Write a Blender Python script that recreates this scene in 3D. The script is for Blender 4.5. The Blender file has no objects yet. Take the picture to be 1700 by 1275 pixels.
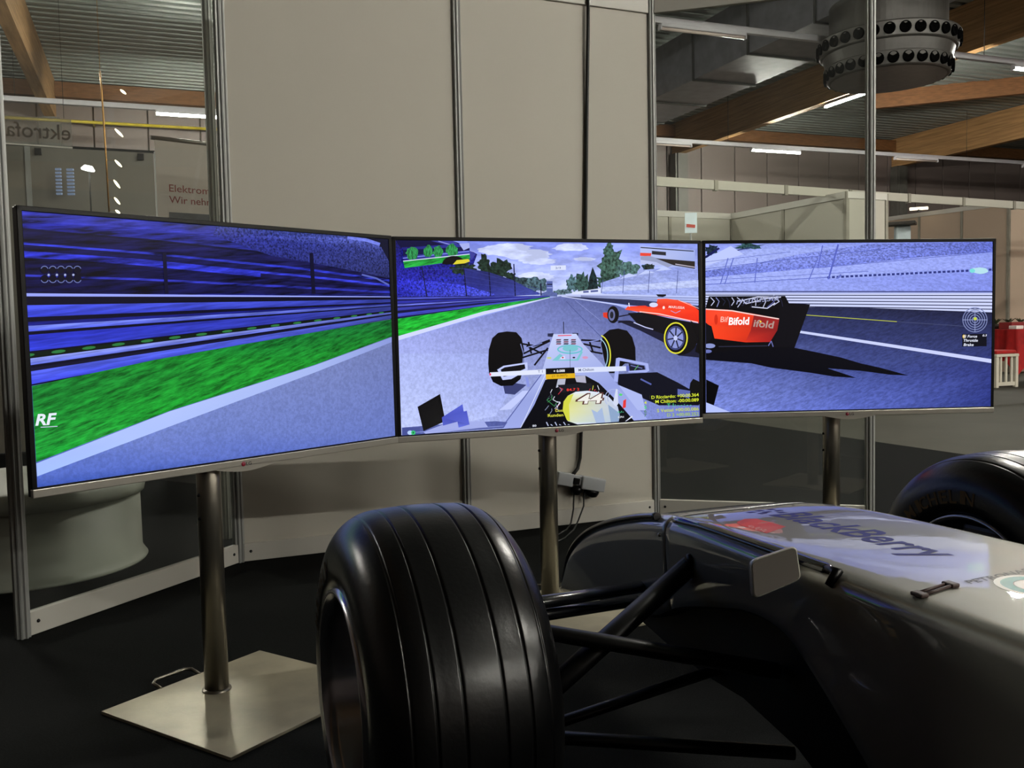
import bpy, bmesh, math, random
from mathutils import Matrix, Vector
from mathutils.geometry import tessellate_polygon
random.seed(7)
SC = bpy.context.scene
COL = SC.collection
PI = math.pi

# ------------------------------------------------------------------ camera
FPX, PITCH, ROLL, CAMH = 1534.04, 0.0583, -0.0209, 0.9259      # focal length in pixels of a 1700x1275 frame
_F = Vector((0, math.cos(PITCH), -math.sin(PITCH)))
_U0 = Vector((0, math.sin(PITCH), math.cos(PITCH)))
_R0 = Vector((1, 0, 0))
_R = _R0 * math.cos(ROLL) + _U0 * math.sin(ROLL)
_U = -_R0 * math.sin(ROLL) + _U0 * math.cos(ROLL)
_C = Vector((0, 0, CAMH))
cd = bpy.data.cameras.new('camera')
cd.sensor_fit = 'HORIZONTAL'
cd.sensor_width = 36.0
cd.lens = FPX / 1700 * 36
cd.clip_start = 0.02
cd.clip_end = 300
cam = bpy.data.objects.new('camera', cd)
COL.objects.link(cam)
cam.matrix_world = Matrix(((_R.x, _U.x, -_F.x, _C.x), (_R.y, _U.y, -_F.y, _C.y), (_R.z, _U.z, -_F.z, _C.z), (0, 0, 0, 1)))
SC.camera = cam

# ------------------------------------------------------------------ world and exposure
w = bpy.data.worlds.new('hall_air')
SC.world = w
w.use_nodes = True
w.node_tree.nodes['Background'].inputs[0].default_value = (0.88, 0.94, 1.0, 1)
w.node_tree.nodes['Background'].inputs[1].default_value = 0.03
SC.view_settings.view_transform = 'Standard'
SC.view_settings.look = 'None'
SC.view_settings.gamma = 1.0
SC.view_settings.exposure = 0.0
SC.view_settings.use_curve_mapping = False
try:
    cy = SC.cycles
    cy.max_bounces = 8
    cy.diffuse_bounces = 4
    cy.glossy_bounces = 4
    cy.transparent_max_bounces = 12
    cy.sample_clamp_indirect = 4.0
    cy.sample_clamp_direct = 0.0
    cy.use_denoising = True
    cy.use_light_tree = True
    cy.caustics_reflective = False
    cy.caustics_refractive = False
except Exception:
    pass
LAMP = 920.0           # radiance of a lit fluorescent tube


# ------------------------------------------------------------------ pixel helpers (1700x1275 frame)
def ray(x, y):
    return _F + _R * ((x - 850) / FPX) - _U * ((y - 637.5) / FPX)


def onplane(x, y, n, d):
    r = ray(x, y)
    t = (d - n.dot(_C)) / n.dot(r)
    return _C + r * t


def onz(x, y, z):
    return onplane(x, y, Vector((0, 0, 1)), z)


# ------------------------------------------------------------------ materials
def s2l(c):
    c = c / 255.0
    return c / 12.92 if c <= 0.04045 else ((c + 0.055) / 1.055) ** 2.4


def hexc(h):
    h = h.lstrip('#')
    return tuple(s2l(int(h[i:i + 2], 16)) for i in (0, 2, 4))


def N(nt, kind, **kw):
    n = nt.nodes.new(kind)
    for k, v in kw.items():
        setattr(n, k, v)
    return n


MATS = {}


def mat(name, base, rough=0.5, metal=0.0, var=0.12, scale=8.0, bump=0.0, bscale=60.0, spec=0.5, coat=0.0, stretch=(1, 1, 1), coatr=0.05, emit=None, es=0.0, aniso=0.0):
    if name in MATS:
        return MATS[name]
    m = bpy.data.materials.new(name)
    m.use_nodes = True
    nt = m.node_tree
    b = nt.nodes['Principled BSDF']
    c = hexc(base) if isinstance(base, str) else base
    tc = N(nt, 'ShaderNodeTexCoord')
    mp = N(nt, 'ShaderNodeMapping')
    mp.inputs['Scale'].default_value = stretch
    nt.links.new(tc.outputs['Object'], mp.inputs['Vector'])
    no = N(nt, 'ShaderNodeTexNoise')
    no.inputs['Scale'].default_value = scale
    no.inputs['Detail'].default_value = 5
    nt.links.new(mp.outputs[0], no.inputs['Vector'])
    rp = N(nt, 'ShaderNodeValToRGB')
    rp.color_ramp.elements[0].position = 0.3
    rp.color_ramp.elements[1].position = 0.7
    rp.color_ramp.elements[0].color = tuple(x * (1 - var) for x in c) + (1,)
    rp.color_ramp.elements[1].color = tuple(min(1, x * (1 + var)) for x in c) + (1,)
    nt.links.new(no.outputs['Fac'], rp.inputs[0])
    nt.links.new(rp.outputs[0], b.inputs['Base Color'])
    b.inputs['Roughness'].default_value = rough
    b.inputs['Metallic'].default_value = metal
    b.inputs['Specular IOR Level'].default_value = spec
    b.inputs['Coat Weight'].default_value = coat
    b.inputs['Coat Roughness'].default_value = coatr
    if aniso:
        b.inputs['Anisotropic'].default_value = aniso
    if bump:
        n2 = N(nt, 'ShaderNodeTexNoise')
        n2.inputs['Scale'].default_value = bscale
        n2.inputs['Detail'].default_value = 4
        nt.links.new(mp.outputs[0], n2.inputs['Vector'])
        bp = N(nt, 'ShaderNodeBump')
        bp.inputs['Strength'].default_value = bump
        bp.inputs['Distance'].default_value = 0.01
        nt.links.new(n2.outputs['Fac'], bp.inputs['Height'])
        nt.links.new(bp.outputs[0], b.inputs['Normal'])
    if emit is not None:
        e = hexc(emit) if isinstance(emit, str) else emit
        b.inputs['Emission Color'].default_value = e + (1,)
        b.inputs['Emission Strength'].default_value = es
    MATS[name] = m
    return m


def glassmat(name, tint=(0.93, 0.95, 0.93), refl=1.0, haze=0.03):
    if name in MATS:
        return MATS[name]
    m = bpy.data.materials.new(name)
    m.use_nodes = True
    nt = m.node_tree
    nt.nodes.clear()
    out = N(nt, 'ShaderNodeOutputMaterial')
    tr = N(nt, 'ShaderNodeBsdfTransparent')
    tr.inputs[0].default_value = tint + (1,)
    gl = N(nt, 'ShaderNodeBsdfGlossy')
    gl.inputs['Roughness'].default_value = 0.02
    df = N(nt, 'ShaderNodeBsdfDiffuse')
    df.inputs[0].default_value = (0.7, 0.7, 0.68, 1)
    fr = N(nt, 'ShaderNodeFresnel')
    fr.inputs[0].default_value = 1.45
    tc = N(nt, 'ShaderNodeTexCoord')
    no = N(nt, 'ShaderNodeTexNoise')
    no.inputs['Scale'].default_value = 2.2
    nt.links.new(tc.outputs['Object'], no.inputs['Vector'])
    hz = N(nt, 'ShaderNodeMath', operation='MULTIPLY')
    hz.inputs[1].default_value = haze * 2
    nt.links.new(no.outputs['Fac'], hz.inputs[0])
    mx0 = N(nt, 'ShaderNodeMixShader')
    nt.links.new(hz.outputs[0], mx0.inputs[0])
    nt.links.new(tr.outputs[0], mx0.inputs[1])
    nt.links.new(df.outputs[0], mx0.inputs[2])
    ge = N(nt, 'ShaderNodeNewGeometry')        # each sheet reflects at its outer face only
    inv = N(nt, 'ShaderNodeMath', operation='SUBTRACT')
    inv.inputs[0].default_value = 1.0
    nt.links.new(ge.outputs['Backfacing'], inv.inputs[1])
    fm = N(nt, 'ShaderNodeMath', operation='MULTIPLY')
    nt.links.new(fr.outputs[0], fm.inputs[0])
    nt.links.new(inv.outputs[0], fm.inputs[1])
    fm2 = N(nt, 'ShaderNodeMath', operation='MULTIPLY')
    fm2.use_clamp = True
    fm2.inputs[1].default_value = 1.7 * refl
    nt.links.new(fm.outputs[0], fm2.inputs[0])
    mx = N(nt, 'ShaderNodeMixShader')
    nt.links.new(fm2.outputs[0], mx.inputs[0])
    nt.links.new(mx0.outputs[0], mx.inputs[1])
    nt.links.new(gl.outputs[0], mx.inputs[2])
    nt.links.new(mx.outputs[0], out.inputs[0])
    MATS[name] = m
    return m


def scrmat(kind, ang=0.0, sx=1.0, sy=1.0, scale=100.0, lo=0.6, hi=1.4, p0=0.35, p1=0.65, cell=False):
    """a lit display region: colour attribute times a procedural grain"""
    name = 'screen_' + kind
    if name in MATS:
        return MATS[name]
    m = bpy.data.materials.new(name)
    m.use_nodes = True
    nt = m.node_tree
    b = nt.nodes['Principled BSDF']
    b.inputs['Base Color'].default_value = (0.004, 0.004, 0.006, 1)
    b.inputs['Roughness'].default_value = 0.12
    b.inputs['Specular IOR Level'].default_value = 0.35
    at = N(nt, 'ShaderNodeAttribute', attribute_name='Col')
    if kind == 'flat':
        nt.links.new(at.outputs['Color'], b.inputs['Emission Color'])
    else:
        tc = N(nt, 'ShaderNodeTexCoord')
        mp = N(nt, 'ShaderNodeMapping')
        mp.vector_type = 'TEXTURE'
        mp.inputs['Rotation'].default_value = (0, ang, 0)
        mp.inputs['Scale'].default_value = (1 / sx, 1, 1 / sy)
        nt.links.new(tc.outputs['Object'], mp.inputs['Vector'])
        no = N(nt, 'ShaderNodeTexNoise')
        no.inputs['Scale'].default_value = scale
        no.inputs['Detail'].default_value = 4
        no.inputs['Roughness'].default_value = 0.65
        nt.links.new(mp.outputs[0], no.inputs['Vector'])
        mr = N(nt, 'ShaderNodeMapRange')
        mr.inputs['From Min'].default_value = p0
        mr.inputs['From Max'].default_value = p1
        mr.inputs['To Min'].default_value = lo
        mr.inputs['To Max'].default_value = hi
        nt.links.new(no.outputs['Fac'], mr.inputs['Value'])
        mu = N(nt, 'ShaderNodeVectorMath', operation='SCALE')
        nt.links.new(at.outputs['Color'], mu.inputs[0])
        nt.links.new(mr.outputs[0], mu.inputs['Scale'])
        nt.links.new(mu.outputs[0], b.inputs['Emission Color'])
    b.inputs['Emission Strength'].default_value = 1.0
    MATS[name] = m
    return m


ALU = mat('brushed_aluminium', '#a2a3a0', 0.45, 0.3, var=0.05, scale=3)
WHITEPANEL = mat('white_laminate', '#c9c4b8', 0.55, var=0.02, scale=1.5, spec=0.3)
WHITERAIL = mat('white_rail', '#c6c3ba', 0.45, var=0.02, scale=2)
STEEL = mat('stainless_steel', '#8c877c', 0.30, 0.9, var=0.14, scale=14, stretch=(1, 1, 0.15))
PLATE = mat('stained_steel_plate', '#b8b09a', 0.36, 0.35, var=0.22, scale=6, bump=0.05)
BLACKPL = mat('black_plastic', '#08080a', 0.32, var=0.1, spec=0.22)
BLACKMT = mat('black_matt', '#070707', 0.6, var=0.2)
CABLE = mat('black_cable', '#0a0a0a', 0.5)
SILVER = mat('silver_trim', '#b0aca2', 0.32, 0.7, var=0.04)
CARPET = mat('black_carpet', '#171818', 0.95, var=0.35, scale=220, bump=0.3, bscale=400, spec=0.05)
CONCRETE = mat('grey_hall_floor', '#403f38', 0.8, var=0.10, scale=1.4, bump=0.02, spec=0.2)
RUBBER = mat('tyre_rubber', '#0c0c0d', 0.28, var=0.25, scale=9, bump=0.04, bscale=120, spec=0.45)
RUBBERDK = mat('tyre_groove', '#040404', 0.7)
CARBON = mat('carbon_tube', '#15161a', 0.25, var=0.35, scale=240, coat=0.6, coatr=0.12)
CARBONMAT = mat('matt_black_carbon', '#0a0a0b', 0.4, var=0.3, scale=150)
WOOD = mat('glulam_timber', '#a88258', 0.6, var=0.28, scale=3.2, stretch=(4, 0.35, 9), spec=0.25)
WOOD2 = mat('glulam_purlin', '#6e4a2c', 0.6, var=0.25, scale=3.2, stretch=(0.35, 4, 9), spec=0.25)
DECK = mat('corrugated_steel_deck', '#8d938e', 0.5, 0.15, var=0.06, scale=0.8)
HALLWALL = mat('hall_wall_panel', '#6c615d', 0.6, var=0.05, scale=0.8)
GALV = mat('galvanised_sheet', '#84848c', 0.36, 0.6, var=0.16, scale=5)
GALVDK = mat('galvanised_flange', '#3c3c3a', 0.5, 0.5)
TRACK = mat('white_track', '#c9c6cc', 0.45, var=0.03)
TUBE = mat('fluorescent_tube', '#ffffff', 0.4, emit=(1.0, 0.97, 0.87), es=LAMP)
TUBEOFF = mat('unlit_tube', '#d8c8bf', 0.3, var=0.03)
BOOTHWHITE = mat('booth_white', '#b4b0a4', 0.6, var=0.03, scale=1)
BOOTHPINK = mat('booth_cream', '#b8a490', 0.6, var=0.03, scale=1)
REDCLOTH = mat('red_cloth', '#a81212', 0.8, var=0.25, scale=12, bump=0.2, bscale=9)
GLASS = glassmat('clear_acrylic')
GLASSL = glassmat('clear_acrylic_hazy', (0.9, 0.92, 0.9), haze=0.022)


# ------------------------------------------------------------------ mesh helpers
class MB:
    def __init__(self):
        self.bm = bmesh.new()
        self.col = None

    def poly(self, pts, mi=0, smooth=False):
        f = self.bm.faces.new([self.bm.verts.new(p) for p in pts])
        f.material_index = mi
        f.smooth = smooth
        return f

    def box(self, c, s, rz=0.0, M=None, bevel=0.0):
        hx, hy, hz = s[0] / 2, s[1] / 2, s[2] / 2
        R = M if M is not None else Matrix.Rotation(rz, 3, 'Z')
        c = Vector(c)
        v = [self.bm.verts.new(c + R @ Vector((x * hx, y * hy, z * hz))) for z in (-1, 1) for x, y in ((-1, -1), (1, -1), (1, 1), (-1, 1))]
        fs = [self.bm.faces.new([v[i] for i in q]) for q in ((3, 2, 1, 0), (4, 5, 6, 7), (0, 1, 5, 4), (1, 2, 6, 5), (2, 3, 7, 6), (3, 0, 4, 7))]
        if bevel:
            es = list({e for f in fs for e in f.edges})
            bmesh.ops.bevel(self.bm, geom=es, offset=bevel, segments=2, affect='EDGES', profile=0.5)
        return self

    def ring_loft(self, rings, closed=True, caps=True, smooth=True, mi=0):
        R = [[self.bm.verts.new(p) for p in r] for r in rings]
        n = len(rings[0])
        for a, b in zip(R[:-1], R[1:]):
            for i in range(n if closed else n - 1):
                j = (i + 1) % n
                try:
                    f = self.bm.faces.new((a[i], a[j], b[j], b[i]))
                    f.smooth = smooth
                    f.material_index = mi
                except ValueError:
                    pass
        if caps and closed:
            for r in (list(reversed(R[0])), R[-1]):
                try:
                    f = self.bm.faces.new(r)
                    f.material_index = mi
                except ValueError:
                    pass
        return self

    def tube(self, path, r, seg=10, r2=None, up=None, caps=True):
        path = [Vector(p) for p in path]
        rings = []
        n = len(path)
        ref = Vector(up) if up is not None else None
        for i, p in enumerate(path):
            d = (path[min(i + 1, n - 1)] - path[max(i - 1, 0)]).normalized()
            if ref is None:
                ref = Vector((0, 0, 1)) if abs(d.z) < 0.9 else Vector((1, 0, 0))
            x = d.cross(ref).normalized()
            y = x.cross(d).normalized()
            ref = y
            ra = r[i] if isinstance(r, (list, tuple)) else r
            rb = ra if r2 is None else r2
            rings.append([p + x * (ra * math.cos(2 * PI * k / seg)) + y * (rb * math.sin(2 * PI * k / seg)) for k in range(seg)])
        return self.ring_loft(rings, caps=caps)

    def lathe(self, prof, c=(0, 0, 0), ax=(0, 0, 1), seg=48, closed=False, smooth=True, mi=0, a0=0.0, a1=2 * PI):
        c = Vector(c)
        ax = Vector(ax).normalized()
        x = ax.orthogonal().normalized()
        y = ax.cross(x)
        full = abs(a1 - a0 - 2 * PI) < 1e-6
        cnt = seg if full else seg + 1
        rings = []
        for k in range(cnt):
            a = a0 + (a1 - a0) * k / seg
            d = x * math.cos(a) + y * math.sin(a)
            rings.append([c + ax * h + d * r for r, h in prof])
        if full:
            rings.append(rings[0])
        V = [[self.bm.verts.new(p) for p in r] for r in (rings[:-1] if full else rings)]
        if full:
            V.append(V[0])
        n = len(prof)
        for a, b in zip(V[:-1], V[1:]):
            for i in range(n if closed else n - 1):
                j = (i + 1) % n
                f = self.bm.faces.new((a[i], b[i], b[j], a[j]))
                f.smooth = smooth
                f.material_index = mi
        return self

    def disc(self, c, n, r, seg=16, mi=0):
        c = Vector(c)
        n = Vector(n).normalized()
        x = n.orthogonal().normalized()
        y = n.cross(x)
        self.poly([c + x * r * math.cos(2 * PI * k / seg) + y * r * math.sin(2 * PI * k / seg) for k in range(seg)], mi)
        return self

    def prism(self, pts, z0, z1, mi=0, smooth=False):
        a = [(p[0], p[1], z0) for p in pts]
        b = [(p[0], p[1], z1) for p in pts]
        return self.ring_loft([a, b], smooth=smooth, mi=mi)

    def build(self, name, mats, parent=None, F=None, weld=False, recalc=True):
        bm = self.bm
        if weld:
            bmesh.ops.remove_doubles(bm, verts=bm.verts, dist=1e-5)
        if recalc:
            bmesh.ops.recalc_face_normals(bm, faces=bm.faces)
        E = parent.get('_m') if parent is not None else None
        T = F if F is not None else Matrix.Identity(4)
        if parent is not None:
            T = WM[parent.name].inverted() @ T
        bm.transform(T)
        me = bpy.data.meshes.new(name)
        bm.to_mesh(me)
        bm.free()
        for m in (mats if isinstance(mats, (list, tuple)) else [mats]):
            me.materials.append(m)
        o = bpy.data.objects.new(name, me)
        COL.objects.link(o)
        if parent is not None:
            o.parent = parent
        WM[o.name] = WM[parent.name].copy() if parent is not None else Matrix.Identity(4)
        return o


WM = {}      # world matrices of things, kept here so that no depsgraph update is needed


def thing(name, label, cat, M=None, group=None, kind=None):
    o = bpy.data.objects.new(name, None)
    o.empty_display_size = 0.1
    COL.objects.link(o)
    M = M if M is not None else Matrix.Identity(4)
    o.matrix_world = M
    WM[o.name] = M.copy()
    tag(o, label, cat, group, kind)
    return o


def tag(o, label, cat=None, group=None, kind=None):
    o['label'] = label
    if cat:
        o['category'] = cat
    if group:
        o['group'] = group
    if kind:
        o['kind'] = kind
    return o


def struct(o, label):
    o['kind'] = 'structure'
    o['label'] = label
    return o


def dup(root, M, label=None):
    r = root.copy()
    COL.objects.link(r)
    r.matrix_world = M
    WM[r.name] = M.copy()
    if label:
        r['label'] = label
    for ch in [c for c in ALLKIDS(root)]:
        c = ch.copy()
        COL.objects.link(c)
        c.parent = r
        for g in ALLKIDS(ch):
            d = g.copy()
            COL.objects.link(d)
            d.parent = c
    return r


def ALLKIDS(o):
    return [x for x in COL.objects if x.parent == o]


def T3(x, y, z=0.0, rz=0.0):
    return Matrix.Translation((x, y, z)) @ Matrix.Rotation(rz, 4, 'Z')


_tcache = {}


def textgeo(s, bold=0.0, shear=0.0):
    """2-D letter outlines as (verts, faces) scaled to a unit bounding box height; returns width/height too"""
    key = (s, bold, shear)
    if key in _tcache:
        return _tcache[key]
    cu = bpy.data.curves.new('letters', 'FONT')
    cu.body = s
    cu.size = 1.0
    cu.offset = bold
    cu.shear = shear
    cu.resolution_u = 3
    o = bpy.data.objects.new('letters', cu)
    COL.objects.link(o)
    dg = bpy.context.evaluated_depsgraph_get()
    me = bpy.data.meshes.new_from_object(o.evaluated_get(dg))
    vs = [(v.co.x, v.co.y) for v in me.vertices]
    fs = [tuple(p.vertices) for p in me.polygons]
    bpy.data.objects.remove(o)
    bpy.data.curves.remove(cu)
    bpy.data.meshes.remove(me)
    x0, x1 = min(v[0] for v in vs), max(v[0] for v in vs)
    y0, y1 = min(v[1] for v in vs), max(v[1] for v in vs)
    vs = [((v[0] - x0) / (x1 - x0), (v[1] - y0) / (y1 - y0)) for v in vs]
    _tcache[key] = (vs, fs, (x1 - x0) / (y1 - y0))
    return _tcache[key]


def add_text(mb, s, fn, bold=0.0, shear=0.0, mi=0):
    vs, fs, asp = textgeo(s, bold, shear)
    V = [mb.bm.verts.new(fn(u, v)) for u, v in vs]
    for f in fs:
        try:
            fc = mb.bm.faces.new([V[i] for i in f])
            fc.material_index = mi
        except ValueError:
            pass


# ------------------------------------------------------------------ hall frame: local x runs along the far wall, local y towards it
PHI = 0.372
HALL = Matrix.Rotation(PHI, 4, 'Z')
HI = HALL.inverted()
WALLV = 23.9
UMIN, UMAX, VMIN = -14.0, 33.0, -14.0
DECKZ = 6.85

# floor and carpet
mb = MB()
mb.box(((UMIN + UMAX) / 2, (VMIN + WALLV) / 2, -0.05), (UMAX - UMIN + 1, WALLV - VMIN + 1, 0.1))
floor = struct(mb.build('floor', CONCRETE, F=HALL), 'smooth grey concrete floor of the exhibition hall')
CARPU = 5.2
mb = MB()
mb.box(((UMIN + CARPU) / 2 + 1, (VMIN + 14.5) / 2 + 2, 0.002), (CARPU - UMIN - 2, 14.5 - VMIN - 4, 0.006))
carpet = tag(mb.build('carpet', CARPET, F=HALL), 'black carpet laid under the car, the screens and the booth walls', 'carpet')
CZ = 0.005

# walls
wall = thing('wall_back', 'far hall wall clad in beige vertical panels', None, HALL @ T3(0, WALLV, 0), kind='structure')
mb = MB()
mb.box((9.5, 0.16, 3.4), (UMAX - UMIN + 1, 0.2, 6.9))
mb.build('wall_core', mat('wall_core', '#4a453d', 0.8), wall, F=HALL @ T3(0, WALLV))
pw = 1.18
k = 0
u = UMIN
pm = None
while u < UMAX - 0.1:
    if pm is None:
        mb = MB()
        mb.box((pw / 2, 0, 3.3), (pw - 0.03, 0.12, 6.6), bevel=0.012)
        pm = mb.build('panel', HALLWALL, wall, F=WM[wall.name])
        pm.location = (u, 0, 0)
    else:
        c = pm.copy()
        c.data = pm.data
        COL.objects.link(c)
        c.parent = wall
        c.location = (u, 0, 0)
    u += pw
for nm, c, s, lab in (('wall_left', (UMIN - 0.1, (VMIN + WALLV) / 2, 3.4), (0.2, WALLV - VMIN, 6.9), 'side wall of the hall beyond the glazed booth panel'),
                      ('wall_right', (UMAX + 0.1, (VMIN + WALLV) / 2, 3.4), (0.2, WALLV - VMIN, 6.9), 'side wall of the hall behind the red tables'),
                      ('wall_front', (9.5, VMIN - 0.1, 3.4), (UMAX - UMIN, 0.2, 6.9), 'hall wall behind the car')):
    mb = MB()
    mb.box(c, s)
    struct(mb.build(nm, HALLWALL, F=HALL), lab)

# corrugated ceiling deck: ribs run along local x
mb = MB()
per = 0.28
prof = []
v = VMIN
while v < WALLV:
    prof += [(v, DECKZ), (v + 0.13, DECKZ), (v + 0.15, DECKZ + 0.07), (v + 0.26, DECKZ + 0.07)]
    v += per
for a, b in zip(prof[:-1], prof[1:]):
    mb.poly([(UMIN, a[0], a[1]), (UMAX, a[0], a[1]), (UMAX, b[0], b[1]), (UMIN, b[0], b[1])])
mb.box((9.5, 5, DECKZ + 0.2), (UMAX - UMIN + 1, WALLV - VMIN + 1, 0.1))
for vs in (17.3, 9.0, 0.8):
    mb.box((9.5, vs, DECKZ - 0.006), (UMAX - UMIN, 0.03, 0.02))
struct(mb.build('ceiling', DECK, F=HALL, recalc=False), 'corrugated grey steel roof deck')

# glulam beams with columns
BEAMU = [-10.15, -1.9, 6.35, 14.6, 22.85, 31.1]
BL = ['glulam roof beam above the glazed panel with the banner behind it', 'glulam roof beam behind the round air diffuser', 'glulam roof beam above the cream booth with red tables']
beam0 = None
for i, bu in enumerate(BEAMU):
    lab = {1: BL[0], 3: BL[1], 4: BL[2]}.get(i, 'glulam roof beam hidden behind the white booth panels or out of view')
    M = HALL @ T3(bu, 0, 5.95)
    if beam0 is None:
        beam0 = thing('roof_beam', lab, 'beam', M, 'glulam roof beams')
        mb = MB()
        mb.box((0, (VMIN + WALLV) / 2, 0.45), (0.22, WALLV - VMIN - 0.1, 0.9))
        mb.build('timber', WOOD, beam0, F=M)
    else:
        b = dup(beam0, M, lab)
    mb = MB()
    mb.box((bu, WALLV - 0.27, 2.975), (0.42, 0.30, 5.95))
    mb.box((bu, WALLV - 0.44, 2.975), (0.30, 0.05, 5.95))
    tag(mb.build('wall_column', mat('grey_column', '#55534e', 0.6), F=HALL), {1: 'grey wall column under the roof beam by the glazed panel with banner', 3: 'grey wall column carrying the beam behind the air diffuser', 4: 'grey wall column under the beam above the cream booth'}.get(i, 'grey wall column carrying a roof beam hidden behind panels'), 'column', 'columns along the far wall')
mb = MB()
mb.box((9.5, WALLV - 0.16, 6.62), (UMAX - UMIN, 0.2, 0.34))
tag(mb.build('wall_purlin', WOOD2, F=HALL), 'long orange timber purlin along the top of the far wall', 'purlin')
pA = onz(1436, 172, 6.6)
pB = onz(1760, 139, 6.6)
mb = MB()
d = (pB - pA)
mb.box((pA + pB) / 2 + Vector((0, 0, 0.05)), (d.length, 0.16, 0.42), rz=math.atan2(d.y, d.x))
tag(mb.build('roof_strut', WOOD2), 'slim orange timber strut under the deck between two roof beams', 'strut')

# fluorescent rows
TRV = [20.0, 12.3, 4.6, -3.1, -10.8]
TRZ = 5.5
for ti, tv in enumerate(TRV):
    labt = ['white light track nearest the far wall', 'white light track in front of the air diffuser', 'white light track right above the booth', 'white light track behind the car', 'white light track deep behind the car'][ti]
    t = thing('light_track', labt, 'light track', HALL @ T3(9.5, tv, TRZ), 'light tracks across the hall')
    mb = MB()
    mb.box((0, 0, 0), (46, 0.09, 0.10), bevel=0.012)
    mb.build('rail', TRACK, t, F=WM[t.name])
    for du in range(-20, 24, 8):
        mb = MB()
        mb.tube([(du + .3, 0, 0.04), (du + .3, 0, DECKZ - TRZ)], 0.006, 6)
        mb.build('hanger', GALVDK, t, F=WM[t.name])
lamp_src = {}


def in_frame(p):
    d = p - _C
    z = d.dot(_F)
    return z > 0.1 and abs(d.dot(_R) / z * FPX) < 850 and abs(d.dot(_U) / z * FPX) < 637.5


LAMPS = []
for ti, tv in enumerate(TRV):
    for lu in (-9.2, -4.45, 0.3, 5.05, 9.8, 14.5, 19.2, 24.0):
        on = True
        uu = lu
        if ti == 0 and lu not in (0.3, 14.5):
            on = False
        if ti == 0 and lu == 9.8:
            uu = 11.2
        if ti == 1 and lu == 5.05:
            on, uu = False, 7.3
        if ti == 1 and lu == 9.8:
            continue
        if ti >= 2 and lu < 4:
            on = False
        if ti == 2 and lu > 6:
            on = False
        if ti == 1 and lu > 15:
            on = False
        LAMPS.append((uu, tv, TRZ - 0.09, 0.0, on, ti))
LAMPS.append((14.62, 16.6, 5.9, PI / 2, True, 9))
for uu, tv, z, rz, on, ti in LAMPS:
    M = HALL @ T3(uu + (0.75 if rz == 0 else 0), tv, z, rz)
    where = {0: 'on the track nearest the far wall', 1: 'on the track in front of the air diffuser', 2: 'on the track right above the booth', 3: 'on the track behind the car', 4: 'on the track deep behind the car', 9: 'fixed under the beam behind the air diffuser'}[ti]
    lab = ('lit fluorescent batten ' if on else 'unlit fluorescent batten ') + where
    lab = {(0, 0.3): 'lit fluorescent batten on the far track above the roll-up banner', (0, 14.5): 'lit fluorescent batten on the far track below the beam-mounted lamp',
           (0, 11.2): 'unlit fluorescent batten on the far track beside the partition post', (1, 7.3): 'unlit fluorescent batten hanging in front of the air duct',
           (1, 14.5): 'lit fluorescent batten on the track leading away from the air diffuser'}.get((ti, uu), lab)
    seen = any(in_frame(M @ Vector((x, 0, 0))) for x in (-0.76, 0, 0.76))
    off = '_offscreen' if on and not seen else ''
    src = lamp_src.get((on, off))
    if src is None:
        t = thing('fluorescent_lamp' + off, lab, 'lamp', M, 'fluorescent battens')
        mb = MB()
        mb.box((0, 0, 0.02), (1.52, 0.10, 0.05), bevel=0.01)
        for s in (-1, 1):
            mb.box((s * 0.755, 0, -0.02), (0.02, 0.09, 0.06))
        mb.build('housing', TRACK, t, F=M)
        mb = MB()
        mb.tube([(-0.745, 0, -0.025), (0.745, 0, -0.025)], 0.024, 10)
        mb.build('tube' + off, TUBE if on else TUBEOFF, t, F=M)
        lamp_src[(on, off)] = t
    else:
        dup(src, M, lab)

# galvanised duct with flanged segments, and the round diffuser below it
DU0, DU1, DZ0, DZ1 = 9.85, 11.23, 5.62, 6.60
duct = thing('air_duct', 'rectangular galvanised air duct running beside the roof beam', 'duct', HALL @ T3((DU0 + DU1) / 2, 0, DZ0))
segs = [22.3]
while segs[-1] > -2:
    segs.append(segs[-1] - 1.73)
for a, b in zip(segs[:-1], segs[1:]):
    mb = MB()
    mb.box((0, (a + b) / 2, (DZ1 - DZ0) / 2), (DU1 - DU0, a - b - 0.012, DZ1 - DZ0), bevel=0.01)
    mb.build('duct_section', GALV, duct, F=WM[duct.name])
    mb = MB()
    mb.box((0, b, (DZ1 - DZ0) / 2), (DU1 - DU0 + 0.06, 0.035, DZ1 - DZ0 + 0.06))
    mb.build('flange', GALVDK, duct, F=WM[duct.name])
for vv in (20, 12.5, 6, 0):
    for s in (-1, 1):
        mb = MB()
        mb.tube([(s * 0.5, vv, DZ1 - DZ0), (s * 0.5, vv, DECKZ - DZ0)], 0.012, 6)
        mb.build('hanger_rod', GALVDK, duct, F=WM[duct.name])

dfu, dfv = 10.43, 11.02
df = thing('air_diffuser', 'round grey ceiling air diffuser with two rings of black nozzles', 'diffuser', HALL @ T3(dfu, dfv, 4.548) @ Matrix.Scale(1.152, 4))
DM = WM[df.name]
DG = mat('diffuser_grey', '#504e4b', 0.42, 0.3, var=0.08)
mb = MB()
mb.lathe([(0.001, 0.0), (0.73, 0.0), (0.75, 0.012), (0.79, 0.16), (0.785, 0.172), (0.765, 0.176), (0.80, 0.31), (0.83, 0.318), (0.842, 0.33), (0.875, 0.49), (0.86, 0.51), (0.72, 0.53), (0.72, 0.95), (0.001, 0.95)], seg=72, smooth=False)
mb.build('drum', DG, df, F=DM)
mb = MB()
mb.lathe([(0.70, -0.004), (0.001, -0.006)], seg=48)
mb.build('bottom_plate', mat('diffuser_plate', '#7c7a7e', 0.35, 0.5, var=0.1), df, F=DM)
NOZ = None
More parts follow.
